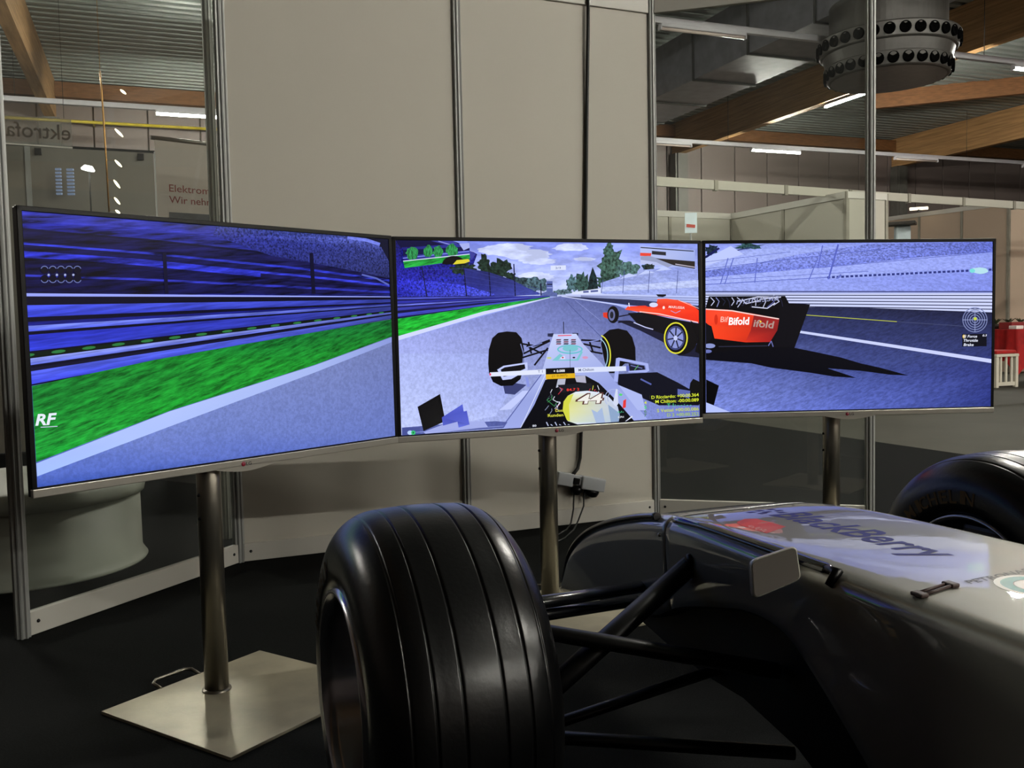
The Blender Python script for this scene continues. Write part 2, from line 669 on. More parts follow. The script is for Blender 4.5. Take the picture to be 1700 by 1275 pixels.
for zz, rr, nn in ((0.085, 0.768, 28), (0.41, 0.858, 30)):
    for k in range(nn):
        a = 2 * PI * k / nn
        if NOZ is None:
            mb = MB()
            mb.lathe([(0.001, 0.004), (0.055, 0.010), (0.066, 0.022), (0.070, 0.014), (0.070, -0.06)], ax=(1, 0, 0), seg=16)
            NOZ = mb.build('nozzle', mat('nozzle_black', '#020202', 0.9, spec=0.05), df, F=DM)
            o = NOZ
        else:
            o = NOZ.copy()
            COL.objects.link(o)
            o.parent = df
        o.matrix_local = Matrix.Rotation(a, 4, 'Z') @ Matrix.Translation((rr, 0, zz))

# yellow pipe on the far wall
mb = MB()
pz = 5.85
mb.tube([(UMIN + .3, WALLV - 0.55, pz), (3.0, WALLV - 0.55, pz)], 0.035, 8)
for u in range(-13, 3, 4):
    mb.tube([(u, WALLV - 0.55, pz), (u, WALLV - 0.075, pz)], 0.02, 6)
tag(mb.build('gas_pipe', mat('yellow_paint', '#a8951a', 0.5), F=HALL), 'thin yellow pipe running along the far wall', 'pipe')

# ------------------------------------------------------------------ booth partitions
POST = [(-1.5321, 2.8176), (-1.1264, 3.7217), (-0.2136, 4.1131), (0.697, 4.5056), (1.6423, 4.2313)]
ZT, ZTOP, HR = 2.411, 2.49, 0.0756
prof8 = []
for k in range(16):
    r = 0.0225 if k % 2 == 0 else 0.0175
    for da in (-0.10, 0.10):
        a = 2 * PI * k / 16 + da
        prof8.append((r * math.cos(a), r * math.sin(a)))
postmesh = None


def post_at(parent, p, ang):
    global postmesh
    if postmesh is None:
        mb = MB()
        mb.prism(prof8, 0.0, ZTOP)
        o = mb.build('post', ALU, parent, F=T3(p[0], p[1], CZ, ang))
        return o
    return None


def partition(i, j, label, panes, posts, glass):
    A = Vector((POST[i][0], POST[i][1], 0))
    B = Vector((POST[j][0], POST[j][1], 0))
    ang = math.atan2((B - A).y, (B - A).x)
    M = T3(A.x, A.y, CZ, ang)
    t = thing('booth_partition', label, 'partition', M)
    for pi in posts:
        mb = MB()
        mb.prism(prof8, 0.0, ZTOP)
        mb.build('post', ALU, t, F=T3(POST[pi][0], POST[pi][1], CZ, ang))
    n = j - i
    for k in range(n):
        P = Vector((POST[i + k][0], POST[i + k][1], 0))
        Q = Vector((POST[i + k + 1][0], POST[i + k + 1][1], 0))
        L = (Q - P).length
        a2 = math.atan2((Q - P).y, (Q - P).x)
        F = T3(P.x, P.y, CZ, a2)
        for nm, z0, z1 in (('bottom_rail', 0.002, HR), ('top_rail', ZT, ZTOP)):
            mb = MB()
            mb.box((L / 2, 0, (z0 + z1) / 2), (L - 0.036, 0.026, z1 - z0), bevel=0.002)
            r = mb.build(nm, WHITERAIL, t, F=F)
            if nm == 'bottom_rail':
                for sx in (0.045, L - 0.045):
                    mb = MB()
                    mb.lathe([(0.001, 0.003), (0.005, 0.003), (0.006, 0.0)], c=(sx, -0.0135, 0.042), ax=(0, -1, 0), seg=10)
                    mb.build('screw', BLACKPL, r, F=F)
        mb = MB()
        mb.box((L / 2, 0, (HR + ZT) / 2), (L - 0.034, 0.004, ZT - HR + 0.012))
        if glass:
            mb.build('pane', glass, t, F=F)
        else:
            mb.build('panel', WHITEPANEL, t, F=F)
    return t


partition(0, 1, 'clear glazed booth partition with white base rail beside the white drum', 1, (0,), GLASSL)
partition(1, 3, 'white panelled booth partition with aluminium posts behind the middle screen', 2, (1, 2, 3), None)
partition(3, 4, 'clear glazed booth partition looking out on the hall and air diffuser', 1, (4,), GLASS)
# ------------------------------------------------------------------ televisions and stands
TVW, TVH = 1.067, 0.6216
BEZ, STRIP = 0.0115, 0.019
TVP = [((-0.6929, 2.3699, 0.9009), 0.879, -0.0003, 0.0048), ((0.1491, 2.9734, 0.9036), 0.3557, 0.001, 0.0024), ((1.199, 3.2709, 0.9079), 0.0799, 0.0002, -0.006)]
TVLAB = ['flat television with roadside grass and blue barriers on its screen', 'flat television showing the racing cockpit view with helmet number 44', 'flat television showing the tail of a red racing car']
STLAB = ['steel pole stand with square floor plate under the television showing grass', 'steel pole stand under the television with the cockpit view', 'steel pole stand under the television with the red car tail']

SK = {}


def kinds():
    SK['flat'] = scrmat('flat')
    SK['crowd'] = scrmat('crowd', 0, 1, 1, 210, 0.25, 2.1, 0.36, 0.68)
    SK['crowdlight'] = scrmat('crowdlight', 0.12, 0.5, 1.2, 150, 0.82, 1.14, 0.38, 0.62)
    SK['crowdmid'] = scrmat('crowdmid', 0.12, 0.7, 1.2, 170, 0.5, 1.3, 0.38, 0.62)
    SK['grass'] = scrmat('grass', -0.28, 0.22, 1.5, 100, 0.3, 1.18, 0.34, 0.66)
    SK['asphalt'] = scrmat('asphalt', 0, 1, 1, 120, 0.86, 1.12, 0.36, 0.64)
    SK['asphaltmove'] = scrmat('asphaltmove', -0.35, 0.4, 1.3, 130, 0.72, 1.22, 0.36, 0.64)
    SK['streak'] = scrmat('streak', -0.10, 0.13, 1.5, 60, 0.1, 2.0, 0.36, 0.66)
    SK['bands'] = scrmat('bands', -0.12, 0.08, 1.6, 90, 0.65, 1.3, 0.36, 0.64)
    SK['cloud'] = scrmat('cloud', 0, 0.5, 1.5, 14, 0.82, 1.5, 0.42, 0.70)
    SK['foliage'] = scrmat('foliage', 0, 1, 1, 110, 0.3, 2.1, 0.38, 0.66)
    SK['bush'] = scrmat('bush', 0, 1.6, 0.6, 150, 0.4, 1.7, 0.38, 0.64)


kinds()
SKL = list(SK)


class Screen:
    """draws a lit picture on a display plane; coordinates are photo pixels (crop coordinates times a scale plus an offset)"""

    def __init__(self, M, sc, ox, oy):
        self.M = M
        self.MI = M.inverted()
        self.n = (M.to_3x3() @ Vector((0, -1, 0))).normalized()
        self.d = self.n.dot(M @ Vector((0, -0.0005, 0)))
        self.sc, self.ox, self.oy = sc, ox, oy
        self.mb = MB()
        self.cl = self.mb.bm.loops.layers.float_color.new('Col')
        self.lay = 0.0012
        self.x0, self.x1 = -TVW / 2 + BEZ, TVW / 2 - BEZ
        self.z0, self.z1 = -TVH / 2 + STRIP + 0.004, TVH / 2 - BEZ

    def loc(self, x, y):
        p = self.MI @ onplane(x / self.sc + self.ox, y / self.sc + self.oy, self.n, self.d)
        return (min(max(p.x, self.x0), self.x1), min(max(p.z, self.z0), self.z1))

    def _face(self, pts2, cols, kind):
        cur = [(a, b) for a, b in pts2]
        self.lay += 0.00004
        vs = [Vector((a, -self.lay, b)) for a, b in cur]
        tri = tessellate_polygon([[Vector((a, b, 0)) for a, b in cur]])
        V = [self.mb.bm.verts.new(v) for v in vs]
        mi = SKL.index(kind)
        for t in tri:
            a, b, c = (cur[i] for i in t)
            ar = (b[0] - a[0]) * (c[1] - a[1]) - (b[1] - a[1]) * (c[0] - a[0])
            if abs(ar) < 1e-10:
                continue
            if ar < 0:
                t = t[::-1]
            try:
                f = self.mb.bm.faces.new([V[i] for i in t])
            except ValueError:
                continue
            f.material_index = mi
            for l, i in zip(f.loops, t):
                l[self.cl] = cols[i] + (1.0,)

    def poly(self, pts, col, kind='flat'):
        p2 = [self.loc(x, y) for x, y in pts]
        cols = [hexc(c) for c in col] if isinstance(col, (list, tuple)) else [hexc(col)] * len(pts)
        self._face(p2, cols, kind)

    def full(self, cols, kind='flat'):
        p2 = [(self.x0, self.z1), (self.x1, self.z1), (self.x1, self.z0), (self.x0, self.z0)]
        self._face(p2, [hexc(c) for c in cols] if isinstance(cols, (list, tuple)) else [hexc(cols)] * 4, kind)

    def line(self, pts, w, col, kind='flat'):
        for (xa, ya), (xb, yb) in zip(pts[:-1], pts[1:]):
            dx, dy = xb - xa, yb - ya
            L = math.hypot(dx, dy) or 1
            nx, ny = -dy / L * w / 2, dx / L * w / 2
            self.poly([(xa + nx, ya + ny), (xb + nx, yb + ny), (xb - nx, yb - ny), (xa - nx, ya - ny)], col, kind)

    def ell(self, cx, cy, rx, ry, col, kind='flat', rot=0.0, a0=0, a1=2 * PI, n=28):
        pts = []
        for k in range(n if a1 - a0 > 6.2 else n + 1):
            a = a0 + (a1 - a0) * k / n
            x, y = rx * math.cos(a), ry * math.sin(a)
            pts.append((cx + x * math.cos(rot) - y * math.sin(rot), cy + x * math.sin(rot) + y * math.cos(rot)))
        self.poly(pts, col, kind)

    def ring(self, cx, cy, rx, ry, w, col, rot=0.0, a0=0, a1=2 * PI, n=28):
        P = []
        for k in range(n + 1):
            a = a0 + (a1 - a0) * k / n
            P.append([(cx + (rx + q) * math.cos(a) * math.cos(rot) - (ry + q) * math.sin(a) * math.sin(rot), cy + (rx + q) * math.cos(a) * math.sin(rot) + (ry + q) * math.sin(a) * math.cos(rot)) for q in (-w / 2, w / 2)])
        for a, b in zip(P[:-1], P[1:]):
            self.poly([a[0], a[1], b[1], b[0]], col)
            self.lay -= 0.00004
        self.lay += 0.00004

    def blob(self, cx, cy, rx, ry, col, kind='foliage', n=26, j=0.28, seed=1):
        rg = random.Random(seed)
        pts = []
        for k in range(n):
            a = 2 * PI * k / n
            q = 1 + rg.uniform(-j, j)
            pts.append((cx + rx * q * math.cos(a), cy + ry * q * math.sin(a)))
        self.poly(pts, col, kind)

    def text(self, s, x, y, x2, y2, h, col, bold=0.0, shear=0.0):
        """baseline from (x,y) to (x2,y2), letter height h"""
        vs, fs, asp = textgeo(s, bold, shear)
        self.lay += 0.00004
        L = math.hypot(x2 - x, y2 - y)
        up = ((y2 - y) / L * h, -(x2 - x) / L * h)
        c = hexc(col)
        V = []
        for u, v in vs:
            a, b = self.loc(x + (x2 - x) * u + up[0] * v, y + (y2 - y) * u + up[1] * v)
            V.append(self.mb.bm.verts.new((a, -self.lay, b)))
        for f in fs:
            try:
                fc = self.mb.bm.faces.new([V[i] for i in f])
            except ValueError:
                continue
            fc.material_index = 0
            for l in fc.loops:
                l[self.cl] = c + (1.0,)

    def build(self, parent):
        return self.mb.build('screen_picture', [SK[k] for k in SKL], parent, F=self.M, recalc=False)


def lerp(a, b, t):
    return a + (b - a) * t


def draw_left(S):
    S.full(['#15186a', '#1a1d55', '#8590d8', '#5566c0'])
    # grandstand in motion
    S.poly([(70, 40), (1625, 150), (1625, 420), (95, 410)], ['#1a2090', '#232a7c', '#1b2070', '#141a80'], 'streak')
    S.poly([(80, 120), (800, 190), (1300, 250), (1620, 330), (1620, 395), (90, 395)], ['#0c0c3a', '#10104a', '#16164c', '#181850', '#16164c', '#0a0a38'], 'streak')
    for ya, yb, yc, yd, c in ((60, 100, 150, 168, '#101052'), (128, 170, 240, 300, '#0a0a30'), (185, 225, 290, 340, '#2a34b8'), (240, 262, 320, 360, '#3038c4'), (262, 290, 345, 372, '#0b0b36'), (318, 335, 368, 388, '#2a30a8')):
        S.line([(85, ya), (600, yb), (1250, yc), (1620, yd)], 9, c, 'streak')
    S.poly([(80, 215), (560, 248), (1080, 300), (1080, 325), (560, 275), (85, 240)], '#2b33c0', 'streak')
    S.poly([(75, 50), (500, 85), (1000, 130), (1000, 165), (500, 118), (78, 95)], '#262c9c', 'streak')
    # crowd at the far end
    S.poly([(900, 110), (1450, 150), (1560, 170), (1620, 220), (1620, 330), (1420, 290), (1120, 235), (880, 150)], ['#2c3684', '#3c478c', '#5864c0', '#343c80', '#24295a', '#2a3070', '#252b78', '#222a88'], 'crowd')
    S.poly([(1430, 150), (1620, 158), (1620, 260), (1580, 200)], '#12142c')
    S.line([(1440, 160), (1520, 172), (1575, 190)], 14, '#7684ee', 'crowdlight')
    S.line([(1500, 315), (1560, 330), (1612, 358)], 7, '#5a66c0')
    for x in (680, 1290):
        S.line([(x, 225), (x + 10, 395)], 16, '#0d0d2c')
    # start lights
    for r in range(2):
        for k in range(5):
            cx, cy = 183 + k * 34, 295 + r * 38
            S.ell(cx, cy, 17, 17, '#05051c', n=18)
            S.ring(cx, cy, 15, 15, 3.5, '#6f7ab8', a0=(PI * 1.1 if r == 0 else PI * 0.1), a1=(PI * 1.9 if r == 0 else PI * 0.9), n=10)
            if k < 4:
                S.ell(cx + 17, 316, 5, 5, '#aab4e0', n=6)
    # barrier: a fan of bands
    yl0, yl1, yr0, yr1 = 405, 778, 409, 498

    def band(a, b, c, k='bands'):
        fa = lambda y: yr0 + (y - yl0) * (yr1 - yr0) / (yl1 - yl0)
        S.poly([(90, a), (1622, fa(a)), (1622, fa(b)), (90, b)], c, k)
    band(392, 405, '#9aa6ff', 'flat')
    band(405, 778, '#0a0a22', 'flat')
    band(442, 492, ['#4a58f0', '#3a46b0', '#343e9c', '#3440d0'])
    band(512, 528, '#1a1f80')
    band(528, 552, ['#7f90ff', '#4a58b8', '#4650a8', '#5262f0'])
    band(566, 634, ['#2a34c8', '#3a449c', '#343c90', '#3440d8'])
    band(640, 662, '#0c1a10')
    for k in range(16):
        t = k / 16
        x = 110 + 1500 * (1 - (1 - t) ** 1.4)
        fy = lerp(652, 468, (x - 90) / 1532)
        S.ell(x, fy, 32 * (1 - 0.7 * t), 7 * (1 - 0.6 * t), '#2f7a40', n=10, rot=-0.12)
    band(664, 692, ['#9aa8ff', '#5a68c8', '#5460b8', '#6f80ff'])
    band(704, 718, '#14142e', 'flat')
    band(718, 772, ['#5c6cff', '#4854b0', '#3c4698', '#3c48e0'])
    # grass, line, asphalt
    S.poly([(90, 780), (640, 668), (1000, 605), (1622, 500), (1622, 572), (1300, 690), (700, 880), (90, 1100)], ['#1c8a34', '#1f9c34', '#1a8a36', '#187838', '#1c8a30', '#22a832', '#1fae34', '#20b43c'], 'grass')
    S.poly([(90, 1105), (700, 882), (1300, 692), (1622, 574), (1622, 595), (1300, 722), (700, 945), (90, 1160)], ['#a8c0ff', '#b4c6ff', '#aabcf4', '#8c9ade', '#8c9ade', '#a8baf4', '#b0c4ff', '#a8c4ff'])
    S.poly([(90, 1160), (700, 945), (1300, 722), (1622, 595), (1640, 1000), (90, 1225)], ['#5870cc', '#7486cc', '#7a88c4', '#7480b8', '#6678c4', '#3c58b8'], 'asphalt')
    S.text('RF', 143, 942, 235, 936, 48, '#e8f0ff', 0.03, 0.25)
    S.line([(165, 948), (235, 944)], 3, '#c8d4f0')


def draw_center(S):
    # sky
    S.full(['#8494f4', '#93a2f2', '#9aa8f0', '#a4b2f4'])
    S.poly([(420, 57), (1602, 82), (1602, 350), (420, 350)], ['#7f8ef2', '#8e9df2', '#c4d0ff', '#c4d0ff'], 'cloud')
    for cx, cy, rx, ry in ((720, 130, 130, 30), (640, 95, 110, 22), (780, 165, 90, 18), (950, 95, 90, 20), (1020, 155, 60, 10), (770, 245, 90, 22), (560, 110, 90, 24)):
        S.blob(cx, cy, rx, ry, '#ccd6ff', 'cloud', j=0.14, seed=int(cx))
    # far trees
    S.blob(770, 288, 70, 38, '#46606c', seed=3)
    S.blob(690, 270, 40, 22, '#2c4048', seed=4)
    S.blob(955, 280, 30, 40, '#4c6c74', seed=5)
    S.blob(905, 325, 45, 14, '#5a7480', seed=6)
    S.blob(1010, 285, 42, 55, '#34504c', seed=7)
    S.poly([(1035, 320), (1045, 250), (1062, 195), (1082, 245), (1092, 320)], '#16282c', 'foliage')
    S.blob(1155, 190, 62, 100, '#3c5a50', seed=8)
    S.blob(1145, 115, 28, 42, '#3a5a52', seed=9)
    S.blob(1240, 210, 55, 40, '#4a6a68', seed=10)
    S.blob(1140, 270, 60, 40, '#2c463e', seed=12)
    S.blob(1345, 195, 30, 22, '#2a3c44', seed=13)
    # tower
    S.poly([(825, 268), (856, 268), (858, 330), (825, 330)], '#5866a8')
    S.line([(828, 285), (855, 285)], 6, '#1c2040')
    S.line([(828, 302), (855, 302)], 4, '#aab4f0')
    S.poly([(800, 330), (835, 318), (880, 330), (880, 348), (790, 348)], '#5c6aa8', 'crowdlight')
    # left stand
    S.poly([(40, 50), (345, 58), (470, 130), (440, 210), (560, 235), (700, 290), (800, 335), (560, 350), (40, 352)], ['#14145a', '#10104a', '#1a1a70', '#20289a', '#20287c', '#2a3490', '#36409c', '#2a30b0', '#2a2cb8'], 'crowd')
    S.poly([(45, 55), (345, 58), (400, 82), (75, 95)], '#0c0c3c')
    S.poly([(230, 58), (345, 60), (462, 130), (440, 160), (420, 110)], '#3c3f9c')
    S.line([(270, 62), (460, 120)], 5, '#9aa0ee')
    # trees left
    for cx, cy, rx, ry, sd in ((505, 185, 34, 48, 21), (590, 205, 48, 50, 22), (545, 225, 60, 34, 23), (400, 205, 60, 30, 24), (640, 245, 28, 22, 25)):
        S.blob(cx, cy, rx, ry, '#1c2f26', seed=sd)
    S.poly([(400, 200), (530, 222), (650, 262), (720, 300), (790, 338), (560, 348), (415, 345)], ['#2a3080', '#262c6c', '#2c3378', '#3a449c', '#4a54b0', '#2a3094', '#2a3094'], 'crowdlight')
    S.poly([(45, 250), (410, 290), (560, 335), (560, 350), (45, 350)], ['#2a2cc0', '#3c44d8', '#4a54d8', '#3034a0', '#2226a0'], 'crowd')
    for xa, ya, xb, yb in ((185, 195, 212, 348), (400, 195, 415, 345), (530, 222, 538, 345), (657, 180, 665, 345), (795, 280, 797, 340)):
        S.line([(xa, ya), (xb, yb)], 6, '#15173c')
    for k in range(4):
        S.line([(190, 210 + k * 34), (400, 205 + k * 34), (790, 310 + k * 8)], 1.6, '#3c4494')
    # barrier left
    S.poly([(45, 348), (840, 343), (838, 354), (50, 462)], '#14144a')
    for a, b, c in ((352, 362, '#4c54c8'), (370, 384, '#2c30a0'), (388, 397, '#6a74e8'), (405, 420, '#34389c'), (424, 432, '#141440'), (434, 452, '#4048c0')):
        fa = lambda y: 344 + (y - 350) * 0.07
        S.poly([(48, a), (838, fa(a)), (838, fa(b)), (48, b)], c, 'bands')
    # verge
    S.poly([(50, 462), (500, 396), (842, 348), (842, 353), (500, 424), (52, 550)], ['#22c43c', '#24b83c', '#2aa04c', '#2aa04c', '#24c83a', '#28d83c'], 'grass')
    # road
    S.poly([(50, 572), (500, 448), (842, 354), (900, 345), (1180, 392), (1610, 540), (1610, 970), (70, 1075)], ['#a8b2f4', '#8792d6', '#6a74b4', '#6872b0', '#5a649e', '#4c5690', '#7482d0', '#bcc8ff'], 'asphalt')
    S.poly([(60, 640), (560, 640), (640, 830), (560, 960), (75, 1070)], ['#b0bcf8', '#a0acec', '#a4b0f0', '#b8c4fc', '#c4d0ff'], 'asphalt')
    S.poly([(50, 550), (500, 424), (838, 352), (843, 354), (500, 442), (50, 572)], '#d4dcff')
    S.line([(925, 372), (1010, 460), (1110, 560)], 3, '#4a5490')
    S.line([(970, 365), (1100, 470)], 1.6, '#99a4e0')
    # right side: white wall, stand
    S.poly([(1100, 278), (1240, 232), (1285, 238), (1330, 210), (1380, 205), (1600, 190), (1605, 350), (1110, 335)], ['#98a6ea', '#a4b2f2', '#98a4e0', '#a4b2f0', '#8f9ce0', '#96a4ec', '#a8b6f6', '#a0aef0'], 'crowdlight')
    for k in range(3):
        S.poly([(1200 + k * 90, 258 - k * 20), (1245 + k * 90, 228 - k * 16), (1290 + k * 90, 240 - k * 16)], '#c4d0ff')
    S.poly([(1100, 300), (1605, 262), (1605, 300), (1105, 322)], '#c0ccfc', 'crowdlight')
    for x in (1105, 1215, 1345, 1490):
        S.line([(x, 330), (x + 8, 215 if x > 1200 else 262)], 3, '#4c5690')
    S.poly([(955, 325), (1100, 305), (1102, 332), (955, 338)], '#dde4ff')
    S.line([(1012, 324), (1040, 322)], 10, '#5a64a0')
    S.line([(1050, 321), (1088, 318)], 10, '#5a64a0')
    S.poly([(880, 338), (1110, 334), (1605, 345), (1605, 392), (1250, 362), (900, 346)], ['#c4ccf8', '#ccd6ff', '#c0ccff', '#aab6f0', '#aab6ee', '#b0bae8'])
    for k in range(3):
        S.line([(1000, 343 + k * 4), (1605, 356 + k * 13)], 2.6, '#4c5588')
    S.poly([(900, 346), (1250, 362), (1605, 395), (1605, 420), (1250, 392), (1000, 358)], '#2a3054', 'asphalt')
    S.line([(900, 346), (1180, 388), (1330, 415)], 4, '#d0d8ff')
    # red car
    S.poly([(1180, 470), (1300, 520), (1420, 580), (1500, 650), (1605, 660), (1605, 600), (1420, 520), (1250, 470)], '#191b34')
    S.poly([(1113, 430), (1140, 428), (1150, 445), (1140, 462), (1115, 452)], '#e23c2a')
    S.line([(1195, 450), (1300, 430)], 6, '#111122')
    S.line([(1190, 480), (1260, 475)], 6, '#111122')
    S.ell(1165, 440, 30, 44, '#0a0a0c')
    S.ell(1158, 442, 17, 30, '#6a70a0')
    S.ell(1158, 442, 9, 18, '#20222c')
    S.poly([(1240, 432), (1330, 428), (1450, 458), (1605, 485), (1605, 540), (1440, 545), (1370, 522), (1285, 482)], '#0b0b12')
    S.poly([(1385, 336), (1436, 336), (1436, 344), (1420, 350), (1395, 348)], '#101018')
    S.poly([(1225, 414), (1240, 398), (1330, 394), (1345, 400), (1385, 398), (1392, 360), (1440, 358), (1500, 366), (1560, 384), (1605, 418), (1605, 484), (1500, 462), (1330, 432)], ['#ff5a34', '#ff4426', '#ff3a20', '#f23a20', '#e83420', '#ff5638', '#ff6a48', '#ff5434', '#ff4426', '#ff3a1c', '#f03018', '#f0341c', '#ff4a2a'])
    S.line([(1300, 425), (1400, 436), (1500, 458), (1600, 480)], 5, '#ffd6d0')
    S.line([(1500, 366), (1605, 408)], 3, '#ffd0c8')
    S.ell(1372, 390, 22, 12, '#d8dcff')
    S.line([(1245, 380), (1248, 400)], 5, '#e8ecff')
    S.text('MARUSSIA', 1448, 406, 1530, 412, 13, '#ffe4de', 0.01, 0.2)
    S.line([(1460, 420), (1485, 432), (1510, 420)], 3, '#b8a8d8')
    S.ell(1424, 404, 6, 8, '#ffe8e0')
    S.line([(1270, 480), (1330, 505), (1370, 516)], 5, '#ccd0ff')
    S.ell(1510, 560, 88, 86, '#070709')
    S.ring(1486, 560, 58, 78, 7, '#e6e23c')
    S.ell(1484, 560, 48, 62, '#3c4274')
    S.ell(1484, 560, 40, 52, '#8c96d8')
    for k in range(7):
        a = 2 * PI * k / 7 + 0.3
        S.line([(1484, 560), (1484 + 42 * math.cos(a), 560 + 55 * math.sin(a))], 7, '#20243c')
    S.ell(1484, 560, 10, 13, '#c8d0ff')
    S.poly([(1560, 470), (1605, 500), (1605, 640), (1585, 630), (1598, 560)], '#050507')
    # shadow of the own car
    S.poly([(1180, 745), (1390, 735), (1500, 790), (1605, 850), (1605, 905), (1400, 905), (1250, 840), (1190, 800)], '#0c0d1c')
    S.line([(1305, 770), (1360, 798)], 8, '#5a66b0')
    S.poly([(600, 800), (660, 790), (720, 800), (660, 850), (610, 845)], '#3c4274')
    # own wheels
    S.poly([(524, 690), (527, 620), (545, 560), (575, 533), (620, 526), (668, 530), (695, 560), (708, 620), (706, 700), (690, 770), (650, 803), (590, 806), (548, 785), (528, 740)], '#060608')
    S.line([(690, 590), (705, 640), (700, 720)], 5, '#7c86c0')
    S.poly([(1102, 590), (1112, 545), (1145, 518), (1190, 511), (1235, 522), (1262, 555), (1278, 610), (1280, 690), (1225, 690), (1170, 740), (1145, 740), (1120, 680)], '#060608')
    S.ring(1090, 650, 60, 105, 6, '#e6e640', a0=-1.35, a1=1.2)
    S.ring(1078, 650, 58, 92, 4, '#a8d8f0', a0=-1.2, a1=1.0)
    for a in ([(700, 590), (760, 600), (840, 570)], [(705, 640), (840, 575)], [(700, 660), (830, 620)], [(720, 600), (800, 640)], [(730, 580), (745, 640)], [(1100, 575), (1000, 570)], [(1100, 610), (1010, 590)], [(1110, 640), (1030, 625)], [(1040, 570), (1060, 630)], [(760, 700), (830, 610)]):
        S.line(a, 9, '#0b0c16')
    S.line([(715, 610), (800, 585)], 4, '#8c98e0')
    S.line([(1005, 585), (1090, 570)], 4, '#8c98e0')
    S.poly([(828, 537), (858, 535), (858, 555), (828, 552)], '#2a2e4c')
    S.poly([(955, 534), (985, 534), (985, 548), (955, 548)], '#2a2e4c')
    # nose and cockpit
    S.line([(909, 476), (911, 540)], 4, '#20222e')
    S.poly([(858, 540), (975, 538), (1005, 585), (1105, 690), (1180, 790), (1340, 975), (1180, 995), (640, 1024), (580, 1020), (700, 880), (800, 730), (835, 610)], ['#c8d2fc', '#ccd6ff', '#b8c2f0', '#a8b4ec', '#98a4e4', '#a4b0ee', '#b8c4fa', '#98a4e0', '#a0acea', '#9aa6e4', '#b4c0f4', '#c0caf8'])
    S.poly([(578, 930), (700, 830), (740, 830), (640, 925)], '#c4ceff')
    S.poly([(1190, 800), (1310, 850), (1330, 930), (1290, 930)], '#b0bcf4')
    S.line([(800, 740), (600, 1010)], 5, '#5c66a8')
    S.line([(820, 740), (690, 1020)], 4, '#d8e0ff')
    for r in range(3):
        for k in range(3):
            S.poly([(874 + k * 38, 566 + r * 10), (898 + k * 38, 566 + r * 10), (894 + k * 38, 573 + r * 10), (870 + k * 38, 573 + r * 10)], '#3a3444' if (r + k) % 2 else '#7a4050')
    S.line([(880, 548), (950, 546)], 5, '#e8506a')
    S.ring(942, 618, 62, 20, 8, '#6cc4d4')
    S.ell(944, 614, 40, 16, '#7cc8d4')
    S.poly([(850, 676), (890, 640), (905, 650), (882, 672), (975, 668), (1000, 625), (1008, 632), (985, 676)], '#7cc8d4')
    S.poly([(892, 660), (915, 650), (918, 668), (895, 668)], '#d8e2ff')
    S.ell(905, 660, 5, 4, '#c83040')
    S.ell(962, 660, 7, 4, '#14141c')
    S.ell(1020, 660, 15, 7, '#d89ac0')
    S.ell(835, 662, 12, 5, '#c8d480')
    S.line([(942, 620), (943, 715)], 2, '#3c4060')
    # cockpit hole
    S.poly([(815, 775), (870, 755), (1020, 752), (1090, 790), (1180, 880), (1270, 985), (690, 1025), (760, 900)], '#0a0a10')
    S.poly([(880, 770), (920, 768), (915, 800), (870, 815)], '#b8bcd0')
    S.poly([(965, 755), (1020, 752), (1025, 790), (975, 785)], '#b4b4cc')
    S.poly([(880, 800), (1050, 790), (1060, 825), (890, 840)], '#181a22')
    S.text('84.7 2', 925, 832, 990, 828, 13, '#ff4030', 0.01)
    rg = random.Random(5)
    for k in range(16):
        x, y = rg.uniform(820, 900), rg.uniform(810, 930)
        S.line([(x, y), (x + rg.uniform(-18, 18), y + rg.uniform(5, 24)), (x + rg.uniform(-26, 26), y + rg.uniform(24, 40))], 3, rg.choice(['#8c94b4', '#c83848', '#3c8a50', '#e0e4f4', '#343848']))
    for k in range(9):
        x, y = rg.uniform(1040, 1090), rg.uniform(795, 850)
        S.line([(x, y), (x + rg.uniform(-18, 18), y + rg.uniform(5, 24))], 3, rg.choice(['#8c94b4', '#e0d850', '#c83848', '#e0e4f4']))
    for k in range(6):
        S.line([(820 + k * 22, 990 + (k % 2) * 12), (830 + k * 22, 1010)], 5, '#b8c0e0')
    # helmet 44
    S.poly([(903, 930), (908, 885), (930, 855), (970, 835), (1030, 830), (1090, 838), (1140, 862), (1185, 910), (1195, 955), (1190, 988), (1150, 998), (980, 1006), (930, 985)], ['#e8e890', '#e0e070', '#ecf0c8', '#e4ecff', '#e8f0ff', '#dce6fa', '#ccd6ee', '#c0ccec', '#b8c8e8', '#b0c4e0', '#c0d0f0', '#d8e4f8', '#dce4c0'])
    S.poly([(903, 930), (908, 885), (930, 855), (960, 845), (935, 900), (940, 985), (925, 980)], '#d6da48')
    S.poly([(1050, 925), (1080, 940), (1105, 915), (1120, 995), (1075, 1000)], '#a8bce0')
    S.poly([(1135, 900), (1195, 945), (1190, 988), (1150, 996)], '#8fa8cc')
    S.text('44', 968, 902, 1118, 896, 58, '#5c3430', 0.06, 0.15)
    S.text('44', 980, 898, 1108, 892, 48, '#f2f0ea', 0.02, 0.15)
    S.ring(1165, 868, 46, 46, 3, '#b0bce8', a0=2.4, a1=6.0, n=20)
    S.ring(1165, 868, 32, 32, 3, '#98a4d4', a0=2.6, a1=5.6, n=16)
    S.poly([(1160, 895), (1176, 820), (1184, 822), (1188, 895), (1175, 912)], '#d4dcf4')
    S.poly([(1213, 880), (1228, 872), (1226, 915), (1210, 920)], '#e83a3a')
    S.ell(1200, 850, 9, 6, '#58d878')
    S.line([(1225, 990), (1260, 960)], 8, '#d8dcf0')
    # mirrors
    S.poly([(568, 722), (600, 702), (722, 684), (724, 722), (640, 770), (596, 775)], '#c4ceff')
